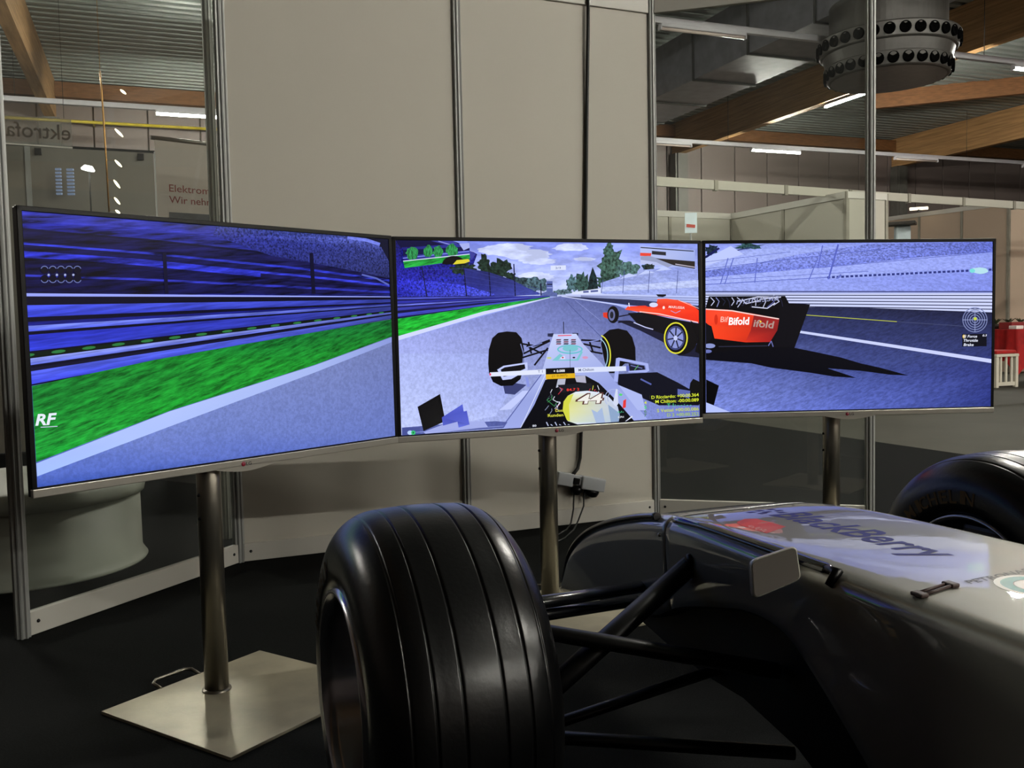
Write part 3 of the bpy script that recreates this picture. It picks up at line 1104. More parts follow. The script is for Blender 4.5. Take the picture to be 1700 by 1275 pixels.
    S.poly([(585, 722), (606, 710), (708, 694), (712, 716), (630, 752), (600, 758)], '#0c0c12')
    S.line([(718, 760), (728, 810)], 14, '#8c98e4')
    S.poly([(1176, 664), (1190, 660), (1340, 690), (1346, 728), (1330, 736), (1240, 736), (1236, 720), (1330, 722), (1325, 700), (1195, 676), (1185, 785), (1165, 780)], '#a8b4f4')
    S.poly([(1240, 690), (1320, 702), (1325, 722), (1245, 728)], '#1a1c30')
    S.line([(1250, 700), (1310, 715)], 5, '#6a74b0')
    S.line([(1270, 725), (1290, 700)], 4, '#5ca860')
    # head-up bars
    S.poly([(530, 736), (816, 720), (816, 745), (530, 757)], '#e4eaff')
    S.text('T 1', 776, 738, 800, 737, 13, '#5a6490', 0.01)
    S.ell(532, 746, 5, 7, '#e85070', n=8)
    S.poly([(816, 716), (962, 710), (964, 740), (816, 746)], '#0a0a0e')
    S.text('+ 0.088', 856, 736, 914, 733, 13, '#f4f6ff', 0.02)
    S.poly([(816, 746), (966, 740), (966, 764), (816, 771)], '#e4b41e')
    S.text('(+ 0.007)', 848, 763, 926, 759, 14, '#8c6a10', 0.01)
    S.poly([(964, 711), (1226, 704), (1228, 728), (964, 738)], '#dce4ff')
    S.text('M Chilton', 984, 731, 1062, 727, 14, '#4a5270', 0.01)
    S.poly([(1228, 702), (1242, 702), (1244, 728), (1230, 730)], '#6a74c8')
    # lower left front wing
    S.poly([(80, 1018), (300, 1000), (560, 985), (620, 990), (600, 1020), (80, 1068)], '#5660a4', 'asphalt')
    S.poly([(160, 912), (275, 846), (302, 985), (190, 1036)], '#060608')
    S.poly([(190, 1040), (330, 988), (500, 985), (520, 1015), (300, 1040), (200, 1050)], '#a4aeea')
    S.poly([(284, 966), (390, 898), (396, 936), (412, 932), (426, 1002), (370, 1018), (364, 988), (290, 1008)], ['#4a54c0', '#5a66d8', '#4c58c8', '#4a54c4', '#5864d4', '#6a78e8', '#4450b8', '#5460cc'])
    S.poly([(80, 1020), (170, 1016), (175, 1052), (80, 1062)], '#4a5498')
    S.ell(122, 1044, 14, 11, '#b8d4ff')
    S.ell(138, 1044, 11, 11, '#3cc878')
    S.ell(138, 1044, 4, 5, '#1c6a40')
    S.line([(150, 1042), (600, 1010)], 2.5, '#98a4e4')
    S.text('80', 748, 1014, 768, 1013, 10, '#e0e4f4', 0.02)
    S.text('000', 728, 1026, 770, 1024, 9, '#e0e4f4', 0.02)
    # lower right
    S.poly([(1555, 790), (1570, 768), (1605, 785), (1605, 900), (1540, 890)], '#070709')
    S.poly([(1490, 820), (1555, 830), (1550, 870), (1490, 850)], '#5c68b0')
    # mirror insets
    S.poly([(84, 98), (424, 74), (430, 160), (92, 206)], ['#1a1c74', '#2c3098', '#4a54b8', '#1c2080'])
    S.poly([(84, 110), (424, 92), (426, 112), (86, 140)], '#0e1048')
    S.line([(84, 152), (424, 116)], 5, '#7a84f0')
    for cx, cy, rx in ((132, 126, 30), (215, 118, 24), (265, 120, 24), (335, 112, 32)):
        S.blob(cx, cy, rx, 32, '#2c8a4c', 'bush', n=18, j=0.16, seed=cx)
    S.poly([(86, 168), (426, 132), (428, 158), (94, 202)], ['#28b848', '#24b848', '#28b040', '#2cc44c'], 'grass')
    S.line([(86, 167), (426, 131)], 4, '#dce4ff')
    S.poly([(372, 78), (424, 74), (426, 98), (395, 112)], '#a8b2f0')
    S.ell(345, 184, 60, 44, '#08080c', a0=PI, a1=2 * PI, n=14)
    S.poly([(340, 184), (360, 162), (420, 156), (428, 168), (400, 178)], '#e0d436')
    S.poly([(1298, 90), (1578, 110), (1578, 206), (1300, 180)], ['#b4c0f4', '#a4b4f0', '#98a8e4', '#c0c8f0'])
    S.line([(1300, 97), (1572, 116)], 5, '#20222e')
    S.poly([(1358, 114), (1430, 120), (1430, 138), (1358, 132)], '#2a2a32')
    S.poly([(1298, 124), (1356, 126), (1352, 142), (1298, 140)], '#ec4838')
    S.poly([(1300, 142), (1345, 140), (1480, 178), (1440, 200), (1380, 172), (1300, 160)], '#98a0c4')
    S.poly([(1376, 152), (1578, 168), (1578, 206), (1470, 188)], '#2c2624')
    S.line([(1478, 182), (1578, 198)], 5, '#b8b0c0')
    S.blob(1345, 196, 24, 16, '#24302c', seed=44)
    S.poly([(840, 190), (918, 188), (918, 212), (840, 214)], '#dce4ff')
    S.text('2/3', 864, 207, 892, 206, 10, '#6a74a8', 0.01)
    # times
    for s, xa, y, xb, dy, c in (('D Ricciardo: +00:00.364', 1356, 872, 1598, -14, '#dbe83a'), ('M Chilton: -00:00.089', 1376, 894, 1598, -10, '#dbe83a'), ('T 1: - - : - -', 1436, 912, 1560, -3, '#4ccf8a'), ('S Vettel +00:00.086', 1384, 940, 1598, -10, '#c8d83a'), ('D 2 +00:00.252', 1436, 962, 1598, -6, '#a8c83a')):
        S.text(s, xa, y, xb, y + dy, 17, c, 0.015)
    for s, y, c in (('4', 898, '#dbe83a'), ('5', 922, '#4ce05a'), ('6', 942, '#5a8a60'), ('7', 962, '#5a8a60')):
        S.text(s, 1318, y, 1331, y, 15, c, 0.015)
    S.text('Dos.', 865, 938, 905, 936, 14, '#d8d84a', 0.015)
    S.text('Runden', 826, 964, 905, 960, 15, '#d8d84a', 0.015)
    S.text('+/-', 1180, 944, 1214, 942, 10, '#58d8a0', 0.01)
    S.text('KPH', 1186, 970, 1214, 968, 10, '#e8ecf4', 0.01)


def draw_right(S):
    S.full(['#8c9af0', '#7c88e8', '#4450a0', '#6a7ad4'])
    S.poly([(55, 60), (420, 62), (220, 130), (55, 150)], ['#8f9cf4', '#98a6f4', '#a4b0f6', '#98a6f2'], 'cloud')
    S.poly([(58, 150), (190, 92), (240, 120), (420, 66), (1540, 62), (1540, 330), (58, 330)], ['#aebcff', '#b8c6ff', '#a8b6fa', '#8e9cf0', '#8090ec', '#8e9cf4', '#9cabf6'], 'crowdlight')
    S.blob(98, 108, 34, 26, '#1c2c3c', seed=31)
    S.poly([(58, 140), (130, 95), (140, 102), (62, 154)], '#1a1e58')
    S.blob(290, 90, 70, 14, '#2c4c50', seed=32)
    S.line([(220, 112), (390, 70)], 6, '#2a3068')
    S.poly([(55, 152), (195, 88), (260, 130), (58, 190)], '#c0ccff')
    # seats with spectators
    S.poly([(60, 215), (330, 175), (560, 128), (900, 78), (1540, 66), (1540, 118), (1200, 142), (640, 200), (60, 252)], ['#7886e0', '#8a98f0', '#8c9af2', '#7a88e0', '#6674d4', '#6674d4', '#7684e4', '#7c8aea', '#7886e4'], 'crowdmid')
    S.poly([(60, 250), (640, 200), (1200, 142), (1540, 118), (1540, 200), (900, 228), (60, 282)], ['#a4b2fa', '#a4b2ff', '#9aa8f8', '#8c9cf0', '#98a6f8', '#a8b6ff', '#a8b6ff'], 'crowdlight')
    for a, b, c in (((60, 205), (1000, 100), 2.5), ((60, 170), (500, 118), 2), ((640, 200), (1540, 118), 2.5), ((60, 286), (700, 248), 3), ((60, 310), (1540, 268), 2), ((60, 264), (900, 218), 2)):
        S.line([a, b], c, '#4c58b8')
    for k in range(36):
        t = k / 36
        x = 690 + 850 * t
        S.line([(x, 249 - 40 * t), (x + 15, 248.3 - 40.7 * t)], 11, '#2c3680')
    for xa, xb in ((180, 130), (208, 150), (330, 312), (640, 570), (760, 670), (1070, 1010)):
        S.line([(xa, 150 if xa < 700 else 235), (xb, 322)], 5 if xa < 700 else 9, '#6370c8')
    S.line([(745, 80), (680, 310)], 9, '#5a66c4')
    S.line([(665, 85), (640, 200)], 5, '#5a66c4')
    S.poly([(60, 288), (700, 258), (1540, 216), (1540, 324), (60, 326)], ['#a4b2fa', '#94a2f4', '#8896f0', '#8492ec', '#a0aef6'], 'crowdlight')
    S.line([(60, 322), (1540, 322)], 5, '#2a3064')
    S.blob(1470, 215, 46, 16, '#b8e4f0', 'flat', n=16, j=0.12, seed=3)
    S.ell(1432, 215, 14, 11, '#7ce0e0')
    # guard rail
    S.poly([(58, 326), (1540, 326), (1540, 428), (58, 402)], '#d0d8ff')
    for k in range(5):
        ya, yb = 340 + k * 13, 342 + k * 17.5
        S.line([(58, ya), (1540, yb)], 4.5, '#20244a')
    S.line([(58, 330), (1540, 328)], 3, '#7884cc')
    # track
    S.poly([(58, 402), (800, 402), (1540, 428), (1540, 560), (58, 560)], ['#2a3058', '#232848', '#1c2040', '#2c3464', '#3c4680'], 'asphaltmove')
    S.poly([(58, 555), (800, 556), (800, 730), (58, 720)], ['#3c4680', '#343c70', '#465296', '#6a78c4'], 'asphaltmove')
    S.poly([(800, 556), (1540, 559), (1540, 740), (800, 730)], ['#343c70', '#2c3464', '#323c84', '#465296'], 'asphaltmove')
    S.poly([(58, 720), (800, 730), (800, 940), (58, 960)], ['#6a78c4', '#465296', '#5e6ec8', '#8090e4'], 'asphaltmove')
    S.poly([(800, 730), (1540, 740), (1540, 915), (800, 940)], ['#465296', '#323c84', '#2c3884', '#5e6ec8'], 'asphaltmove')
    S.line([(580, 442), (1045, 476)], 3.5, '#b8c040')
    S.line([(1045, 476), (1400, 500)], 2, '#4c5478')
    S.poly([(425, 508), (548, 522), (1535, 668), (1535, 688), (546, 534), (425, 514)], '#ccd4ff')
    # shadow
    S.poly([(58, 610), (500, 606), (620, 630), (760, 660), (860, 690), (960, 712), (1105, 752), (1010, 748), (860, 728), (690, 715), (840, 765), (720, 757), (600, 738), (400, 712), (300, 690), (58, 672)], '#05060f')
    # car tail
    S.poly([(82, 346), (472, 344), (492, 382), (600, 388), (560, 500), (520, 610), (300, 612), (58, 640), (58, 402)], '#08080c')
    S.poly([(440, 385), (600, 388), (522, 606), (412, 606), (432, 520), (442, 462)], '#0b0b12')
    S.poly([(62, 410), (180, 415), (300, 434), (442, 460), (432, 520), (395, 580), (270, 582), (110, 562), (95, 500), (62, 484)], ['#ff4a2c', '#ff5234', '#f84628', '#d83420', '#c02818', '#b02418', '#e8341c', '#ff4420', '#ff4822', '#ff4626'])
    S.poly([(312, 442), (442, 462), (432, 520), (395, 580), (272, 572), (296, 520)], ['#8c2424', '#a02828', '#8c2020', '#a82020', '#d03024', '#a02420'])
    S.line([(62, 412), (200, 420), (310, 440), (440, 462)], 6, '#ffd8d4')
    S.ell(118, 465, 9, 26, '#d83018')
    S.poly([(58, 480), (94, 505), (100, 560), (58, 590)], '#101016')
    S.text('Bifold', 182, 494, 290, 492, 40, '#ffffff', 0.03, 0.1)
    S.text('Bif', 140, 478, 182, 478, 28, '#ffc0b0', 0.01, 0.1)
    S.text('ifold', 308, 502, 414, 512, 38, '#b49890', 0.02, 0.1)
    rg = random.Random(9)
    for k in range(14):
        x = 90 + k * 27
        S.line([(x, 352), (x + rg.uniform(10, 30), 372), (x + rg.uniform(-8, 20), 392 + rg.uniform(0, 14))], 4, rg.choice(['#c8ccec', '#5a60a0', '#8890c8', '#24263c']))
    for pts in ([(230, 372), (330, 350), (430, 352)], [(300, 400), (380, 408), (420, 380)], [(250, 360), (270, 384), (340, 368)], [(340, 362), (450, 350)]):
        S.line(pts, 5, '#d4d8f4')
    S.text('marussia', 220, 388, 440, 366, 30, '#9aa0c8', 0.0, 0.3)
    S.ell(85, 600, 28, 12, '#8c98d0')
    S.ell(75, 628, 20, 9, '#6a74b8')
    S.line([(385, 600), (400, 575), (410, 605)], 5, '#6a70b0')
    S.line([(130, 604), (380, 600)], 5, '#2a2c40')
    S.ell(345, 476, 5, 5, '#ffd84a', n=8)
    # own mirror corner
    S.poly([(58, 772), (132, 804), (106, 905), (58, 890)], '#060608')
    S.poly([(58, 890), (190, 946), (58, 955)], '#b8c6ff')
    # force widget
    S.poly([(1378, 540), (1503, 538), (1503, 602), (1378, 604)], '#070a18')
    for r in (62, 50, 38, 26, 14):
        S.ring(1443, 467, r, r, 4.5, '#7c86b8', n=30)
    S.line([(1380, 467), (1506, 467)], 3, '#98a2d0')
    S.line([(1443, 404), (1443, 530)], 3, '#98a2d0')
    S.ell(1444, 461, 9, 8, '#c8d840', n=10)
    S.ell(1386, 552, 7, 10, '#e8c860', n=8)
    S.text('G Force', 1384, 558, 1454, 558, 14, '#e8ecff', 0.02, 0.2)
    S.text('0.3', 1482, 552, 1504, 551, 10, '#e8ecff', 0.02, 0.2)
    S.text('Throttle', 1384, 579, 1458, 579, 14, '#e8ecff', 0.02, 0.2)
    S.text('Brake', 1384, 601, 1436, 601, 14, '#e8ecff', 0.02, 0.2)


DRAW = [(draw_left, 2.5, 0, 330), (draw_center, 3.0909, 640, 380), (draw_right, 3.0909, 1150, 380)]
for i in range(3):
    (cx, cy_, cz), yaw, tilt, roll = TVP[i]
    X = Vector((math.cos(yaw), math.sin(yaw), 0))
    Nn = Vector((math.sin(yaw), -math.cos(yaw), 0))
    Up = Vector((0, 0, 1)) * math.cos(tilt) + Nn * math.sin(tilt)
    X2 = X * math.cos(roll) + Up * math.sin(roll)
    U2 = -X * math.sin(roll) + Up * math.cos(roll)
    Y2 = U2.cross(X2)
    M = Matrix(((X2.x, Y2.x, U2.x, cx), (X2.y, Y2.y, U2.y, cy_), (X2.z, Y2.z, U2.z, cz), (0, 0, 0, 1)))   # local -y faces the driver
    base = M @ Matrix.Translation((0, 0, -TVH / 2))
    tv = thing('television', TVLAB[i], 'television', base, 'three televisions in an arc')
    hw, hh = TVW / 2, TVH / 2
    # housing shell
    mb = MB()
    mb.box((0, 0.0110, 0), (TVW - 0.002, 0.018, TVH - 0.002), bevel=0.002)
    mb.build('housing', BLACKPL, tv, F=M)
    # bezel frame
    mb = MB()
    for c, s in (((0, 0, hh - BEZ / 2), (TVW, 0.010, BEZ)), ((-hw + BEZ / 2, 0, STRIP / 2), (BEZ, 0.010, TVH - STRIP)), ((hw - BEZ / 2, 0, STRIP / 2), (BEZ, 0.010, TVH - STRIP)), ((0, 0, -hh + STRIP + 0.002), (TVW, 0.008, 0.005))):
        mb.box(c, s, bevel=0.0015)
    mb.build('bezel', BLACKPL, tv, F=M)
    # silver lower strip with a curved chin
    mb = MB()
    mb.box((0, -0.001, -hh + STRIP / 2), (TVW, 0.013, STRIP), bevel=0.002)
    chin = [(-0.09 + 0.18 * k / 16, -0.012 * (0.5 - 0.5 * math.cos(2 * PI * k / 16)) ** 0.5) for k in range(17)]
    top = [(0.09, 0.004), (-0.09, 0.004)]
    mb.ring_loft([[(x, -0.0075, -hh + z) for x, z in chin + top], [(x, 0.006, -hh + z) for x, z in chin + top]], smooth=False)
    strip = mb.build('lower_strip', SILVER, tv, F=M)
    mb = MB()
    mb.lathe([(0.001, 0.002), (0.0055, 0.002), (0.006, 0)], c=(-0.012, -0.0075, -hh + 0.007), ax=(0, -1, 0), seg=16)
    mb.build('logo_disc', mat('logo_red', '#8c1c34', 0.4), strip, F=M)
    mb = MB()
    add_text(mb, 'LG', lambda u, v: (-0.004 + 0.016 * u, -0.0085, -hh + 0.0025 + 0.009 * v), 0.02)
    mb.build('logo_letters', mat('logo_grey', '#3c3c3e', 0.4), strip, F=M)
    S = Screen(M, *DRAW[i][1:])
    DRAW[i][0](S)
    S.build(tv)
    # stand: pole fixed behind the set, square plate reaching forwards
    zt = cz + 0.10
    pcx, pcy = M.translation.x, M.translation.y
    if i == 0:
        pole = Vector((-0.781, 2.345, 0))
        pyaw = 0.985
    else:
        pole = Vector((pcx, pcy, 0)) - Nn * 0.093
        if i == 1:
            q = onplane(911, 850, Nn, Nn.dot(pole))
            pole = Vector((q.x, q.y, 0))
        else:
            q = onplane(1380, 770, Nn, Nn.dot(pole))
            pole = Vector((q.x, q.y, 0))
        pyaw = yaw + 0.08
    SM = T3(pole.x, pole.y, CZ, pyaw)
    st = thing('tv_stand', STLAB[i], 'stand', SM, 'steel television stands')
    mb = MB()
    mb.box((0.01, -0.105, 0.004), (0.50, 0.478, 0.008), bevel=0.001)
    mb.build('base_plate', PLATE, st, F=SM)
    mb = MB()
    topp = M @ Vector(((M.inverted() @ pole).x, 0.093, -0.02))
    mb.tube([(pole.x, pole.y, CZ + 0.004), (pole.x, pole.y, cz + 0.06)], 0.0305, 28)
    mb.build('pole', STEEL, st)
    mb = MB()
    mb.lathe([(0.0305, 0.006), (0.036, 0.004), (0.037, 0)], c=(pole.x, pole.y, CZ + 0.0085), seg=28)
    mb.build('weld_collar', STEEL, st)
    ly = (M.inverted() @ pole)
    ypole = ly.y
    mb = MB()
    mb.box((ly.x, (ypole + 0.0195) / 2, -0.04), (0.15, ypole - 0.0195, 0.17))
    mb.build('mount_bracket', BLACKMT, st, F=M)
    x0, x1, xa, xb = -TVW * 0.36, TVW * 0.36, ly.x - 0.095, ly.x + 0.095
    mb = MB()
    outline = [(x0, -0.25), (xa, -0.25), (xa, 0.085), (xb, 0.085), (xb, -0.25), (x1, -0.25), (x1, 0.20), (x0, 0.20)]
    mb.ring_loft([[(x, 0.0195, z) for x, z in outline], [(x, 0.048, z) for x, z in outline]], smooth=False)
    mb.build('back_cover', BLACKMT, tv, F=M)
    mb = MB()
    mb.tube([(-0.07, 0.132, 0.006), (-0.07, 0.168, 0.014), (-0.055, 0.178, 0.016), (0.035, 0.178, 0.016), (0.05, 0.168, 0.014), (0.05, 0.132, 0.006)], 0.0045, 8)
    mb.build('handle', STEEL, st, F=SM)
    for zz in (0.52, 0.46):
        mb = MB()
        mb.lathe([(0.001, 0.006), (0.004, 0.005), (0.005, 0.0)], c=(-0.0295, 0, zz), ax=(-1, 0, 0), seg=8)
        mb.build('grub_screw', BLACKPL, st, F=SM)

# ------------------------------------------------------------------ power cable and strip on the partition
pd = Vector((POST[3][0] - POST[1][0], POST[3][1] - POST[1][1], 0)).normalized()
pn = Vector((pd.y, -pd.x, 0))           # partition normal towards the driver
P1 = Vector((POST[1][0], POST[1][1], 0))


def onwall(x, y, off=0.0):
    return onplane(x, y, pn, pn.dot(P1) + off)


mb = MB()
pts = [onwall(977, -12, 0.022), onwall(976, 60, 0.022), onwall(974, 200, 0.014), onwall(972, 400, 0.014), onwall(968, 600, 0.014), onwall(965, 715, 0.016), onwall(963, 760, 0.016), onwall(959, 778, 0.02), onwall(951, 788, 0.045)]
top = pts[0].copy()
top.z = ZTOP + 0.01
mb.tube([top] + pts[1:], 0.0085, 10)
tag(mb.build('power_cable', CABLE), 'thick black power cable hanging down the white partition to the power strip', 'cable')
pc = onwall(962, 799, 0.029)
ps = thing('power_strip', 'grey power strip on the white partition with two black plugs', 'power strip', Matrix.Translation(pc))
tilt = -0.045
PM = Matrix(((pd.x, -pn.x, 0, pc.x), (pd.y, -pn.y, 0, pc.y), (0, 0, 1, pc.z), (0, 0, 0, 1))) @ Matrix.Rotation(0.22, 4, 'Y')
PM = PM @ Matrix.Identity(4)
PST = mat('grey_plastic', '#c6cace', 0.5, var=0.05)
mb = MB()
mb.box((-0.085, 0, 0.0), (0.085, 0.055, 0.06), bevel=0.005)
mb.box((0.065, 0, -0.002), (0.125, 0.055, 0.062), bevel=0.005)
mb.box((-0.02, 0.006, 0.004), (0.06, 0.042, 0.045), bevel=0.003)
mb.build('body', PST, ps, F=PM)
mb = MB()
mb.box((0.129, 0.0, 0.005), (0.003, 0.02, 0.024))
mb.build('end_socket', mat('socket_grey', '#6c6c62', 0.5), ps, F=PM)
mb = MB()
mb.box((-0.03, -0.024, 0.0), (0.035, 0.012, 0.03), bevel=0.003)
mb.build('cable_entry', BLACKPL, ps, F=PM)
for nm, x, w2 in (('plug', -0.008, 0.06), ('plug', 0.075, 0.075)):
    mb = MB()
    rings = []
    for z, sx, sy in ((-0.028, w2, 0.045), (-0.045, w2, 0.045), (-0.062, w2 * 0.75, 0.036), (-0.066, w2 * 0.4, 0.02)):
        rings.append([(x + sx / 2 * math.cos(a), sy / 2 * math.sin(a), z) for a in [2 * PI * k / 14 for k in range(14)]])
    mb.ring_loft(rings)
    mb.build(nm, BLACKPL, ps, F=PM)
for pts, lab in (([(953, 815), (952, 845), (948, 868), (941, 879), (924, 889)], 'thin black plug cord hanging from the strip, the one nearer the stand pole'), ([(970, 812), (969, 840), (960, 864), (953, 879), (938, 893), (913, 905)], 'thin black plug cord hanging from the strip, the one nearer the glazed panel')):
    P = []
    for k, (x, y) in enumerate(pts):
        p = onwall(x, y, 0.03 + 0.012 * k)
        if p.z < CZ + 0.006 or k >= len(pts) - 1:
            p = onz(x, y, CZ + 0.005)
        P.append(p)
    mb = MB()
    mb.tube(P, 0.0038, 8)
    tag(mb.build('plug_cord', CABLE), lab, 'cord')

# ------------------------------------------------------------------ racing car
TH = 0.38
AX = Vector((math.cos(TH), math.sin(TH), 0))         # towards the car's right
FW = Vector((-AX.y, AX.x, 0))                        # towards the nose
CM = Vector((-0.159, 1.572, 0)) + AX * 0.698         # axle midpoint on the floor
CARM = Matrix(((AX.x, FW.x, 0, CM.x), (AX.y, FW.y, 0, CM.y), (0, 0, 1, 0), (0, 0, 0, 1)))   # local x right, y forward
CARI = CARM.inverted()
car = thing('racing_car', 'silver open-wheel racing car with black grooved tyres in front of the screens', 'racing car', CARM)


def onlat(x, y, l):
    p = onplane(x, y, AX, AX.dot(CM) + l)
    return CARI @ p


def ip(tab, s):
    """smooth table lookup, tab sorted by descending s"""
    if s >= tab[0][0]:
        return tab[0][1]
    if s <= tab[-1][0]:
        return tab[-1][1]
    for i in range(len(tab) - 1):
        (s0, v0), (s1, v1) = tab[i], tab[i + 1]
        if s0 >= s >= s1:
            def sl(j):
                if j == 0:
                    return (tab[1][1] - tab[0][1]) / (tab[1][0] - tab[0][0])
                if j == len(tab) - 1:
                    return (tab[-1][1] - tab[-2][1]) / (tab[-1][0] - tab[-2][0])
                return (tab[j + 1][1] - tab[j - 1][1]) / (tab[j + 1][0] - tab[j - 1][0])
            h = s1 - s0
            t = (s - s0) / h
            m0, m1 = sl(i) * h, sl(i + 1) * h
            return (2 * t ** 3 - 3 * t ** 2 + 1) * v0 + (t ** 3 - 2 * t ** 2 + t) * m0 + (-2 * t ** 3 + 3 * t ** 2) * v1 + (t ** 3 - t ** 2) * m1


HWT = [(0.75, 0.10), (0.66, 0.118), (0.45, 0.14), (0.25, 0.16), (0.04, 0.188), (-0.1, 0.199), (-0.3, 0.206), (-0.8, 0.22), (-1.5, 0.25)]
ZTT = [(0.75, 0.225), (0.72, 0.255), (0.66, 0.335), (0.56, 0.402), (0.43, 0.456), (0.25, 0.508), (0.1, 0.54), (-0.06, 0.557), (-0.2, 0.560), (-0.45, 0.560), (-0.8, 0.560), (-1.5, 0.565)]
ZBT = [(0.75, 0.20), (0.6, 0.24), (0.4, 0.275), (0.2, 0.305), (0.12, 0.325), (0.02, 0.37), (-0.125, 0.412), (-0.24, 0.434), (-0.33, 0.424), (-0.4, 0.38), (-0.465, 0.33), (-0.514, 0.29), (-0.6, 0.21), (-0.7, 0.125), (-0.8, 0.07), (-1.5, 0.05)]
CROWN = 0.004


def topz(s, l):
    hw = ip(HWT, s)
    q = min(1.0, abs(l) / hw)
    return ip(ZTT, s) + CROWN * (1 - q ** 4)


def section(s):
    hw, zt, zb = ip(HWT, s), ip(ZTT, s), ip(ZBT, s)
    r = min(0.032, hw * 0.4, (zt - zb) * 0.35)
    pts = []
    for k in range(17):                      # top from left shoulder to right shoulder
        l = -hw + r + (2 * hw - 2 * r) * k / 16
        pts.append((l, zt + CROWN * (1 - (l / hw) ** 4)))
    e = zt + CROWN * (1 - ((hw - r) / hw) ** 4)
    right = [(hw - r + r * math.sin(a), e - r + r * math.cos(a)) for a in (PI / 8, PI / 4, 3 * PI / 8, PI / 2)]
    side = []
    for k in range(1, 7):
        t = k / 6
        z = e - r + (zb + 0.006 - (e - r)) * t
        side.append((hw - 0.012 * t * t, z))
    bot = [(hw - 0.018, zb)]
    half = right + side + bot
    left = [(-a, b) for a, b in reversed(half)]
    return [(l, s, z) for l, z in pts + half] + [(l, s, z) for l, z in left]


BODYMAT = mat('silver_car_paint', '#94928a', 0.42, 0.3, var=0.02, scale=2, coat=1.0, coatr=0.015, bump=0.02, bscale=22)
_b = BODYMAT.node_tree
_p = _b.nodes['Principled BSDF']
_p.inputs['Coat IOR'].default_value = 2.0
_b.links.new(_p.inputs['Normal'].links[0].from_socket, _p.inputs['Coat Normal'])
UNDER = mat('black_car_underside', '#0a0a0b', 0.6)
ss = []
s = 0.75
while s > -1.5:
    ss.append(s)
    s -= 0.02 if s > -0.85 else 0.06
ss.append(-1.5)


def shell(name, srange, matl):
    mb = MB()
    rings = [section(s) for s in srange]
    mb.ring_loft(rings)
    for f in mb.bm.faces:
        c = f.calc_center_median()
        zb = ip(ZBT, c.y)
        if c.z < zb + 0.004 and abs(c.x) < ip(HWT, c.y) - 0.01:
            f.material_index = 1
            f.smooth = False
    return mb.build(name, [matl, UNDER], car, F=CARM)


SEAM = 0.05
noses = [s for s in ss if s > SEAM + 0.001] + [SEAM + 0.001]
body = [SEAM - 0.001] + [s for s in ss if s < SEAM - 0.002]
nose = shell('nose_cone', noses, BODYMAT)
chas = shell('chassis', body, BODYMAT)
# rounded front cap edge in black carbon
mb = MB()
edge = []
for k in range(40):
    s = 0.752 - k * 0.0165
    hw, zt = ip(HWT, s), ip(ZTT, s)
    edge.append((-hw + 0.010, s, zt + 0.0005))
edge = [e for e in edge if e[1] > 0.1]
mb.tube(edge, 0.0085, 8)
mb.build('edge_trim', CARBON, nose, F=CARM)
# black slot along the shoulder that carries the mirror arm
mb = MB()
strip_pts = []
rings = []
for k in range(26):
    s = 0.045 - 0.485 * k / 25
    hw, zt = ip(HWT, s), ip(ZTT, s)
    w0 = 0.010 if 0 < k < 25 else 0.002
    c = Vector((-hw + 0.014, s, zt - 0.0005))
    rings.append([c + Vector((w0 * math.cos(a) * 0.9, 0, 0.006 * math.sin(a) - w0 * math.cos(a) * -0.35)) for a in [2 * PI * j / 8 for j in range(8)]])
mb.ring_loft(rings)
mb.build('shoulder_slot', mat('gloss_black', '#050506', 0.08, var=0.1, coat=1.0), chas, F=CARM)
mb = MB()
s = -0.452
mb.tube([(-ip(HWT, s) + 0.016, s + 0.03, topz(s, 0.19) - 0.002), (-ip(HWT, s) + 0.010, s, topz(s, 0.19)), (-ip(HWT, s) - 0.002, s + 0.005, topz(s, 0.19) - 0.02)], [0.006, 0.009, 0.006], 8)
mb.build('slot_hook', BLACKPL, chas, F=CARM)
# seam fastener
fp = onlat(1095, 888, -ip(HWT, 0.06) - 0.001)
mb = MB()
mb.lathe([(0.0005, 0.004), (0.003, 0.003), (0.004, 0)], c=fp, ax=(-1, 0, 0), seg=10)
mb.build('fastener', mat('chrome', '#d8d8d8', 0.1, 1.0), nose, F=CARM)
# inner black keel
mb = MB()
rings = []
for s, zb, zt in ((0.30, 0.28, 0.30), (0.12, 0.25, 0.36), (0.0, 0.236, 0.42), (-0.117, 0.236, 0.46), (-0.27, 0.205, 0.46), (-0.45, 0.12, 0.46), (-0.62, 0.05, 0.42), (-0.9, 0.04, 0.3), (-1.48, 0.04, 0.3)):
    h = 0.125
    rings.append([(-h, s, zb), (h, s, zb), (h, s, zt), (-h, s, zt)])
mb.ring_loft(rings, smooth=False)
mb.build('keel', UNDER, car, F=CARM)
# cockpit behind the bonnet
mb = MB()
prof = []
pts = []
for k in range(28):
    a = 2 * PI * k / 28
    pts.append((0.15 * math.cos(a), -1.16 + 0.27 * math.sin(a)))
rings = [[(x * q, -1.16 + (y + 1.16) * q, topz(y, x) + dz) for x, y in pts] for q, dz in ((1.08, 0.001), (1.06, 0.02), (0.98, 0.022), (0.95, 0.004))]
mb.ring_loft(rings, caps=False)
mb.poly([(x * 0.95, -1.16 + (y + 1.16) * 0.95, topz(y, x) + 0.004) for x, y in pts])
mb.build('cockpit_rim', BLACKMT, chas, F=CARM)
mb = MB()
add_pts = [(x * 0.95, -1.16 + (y + 1.16) * 0.95) for x, y in pts]
mb.ring_loft([[(x, y, topz(y, x) + 0.018) for x, y in add_pts], [(x * 0.6, -1.2 + (y + 1.2) * 0.6, topz(y, x) + 0.010) for x, y in add_pts]], caps=True)
mb.build('seat_pad', mat('seat_fabric', '#111113', 0.9, var=0.3, scale=60), chas, F=CARM)

# decals on the bonnet: (s, l) coordinates
DEC = 0.00035


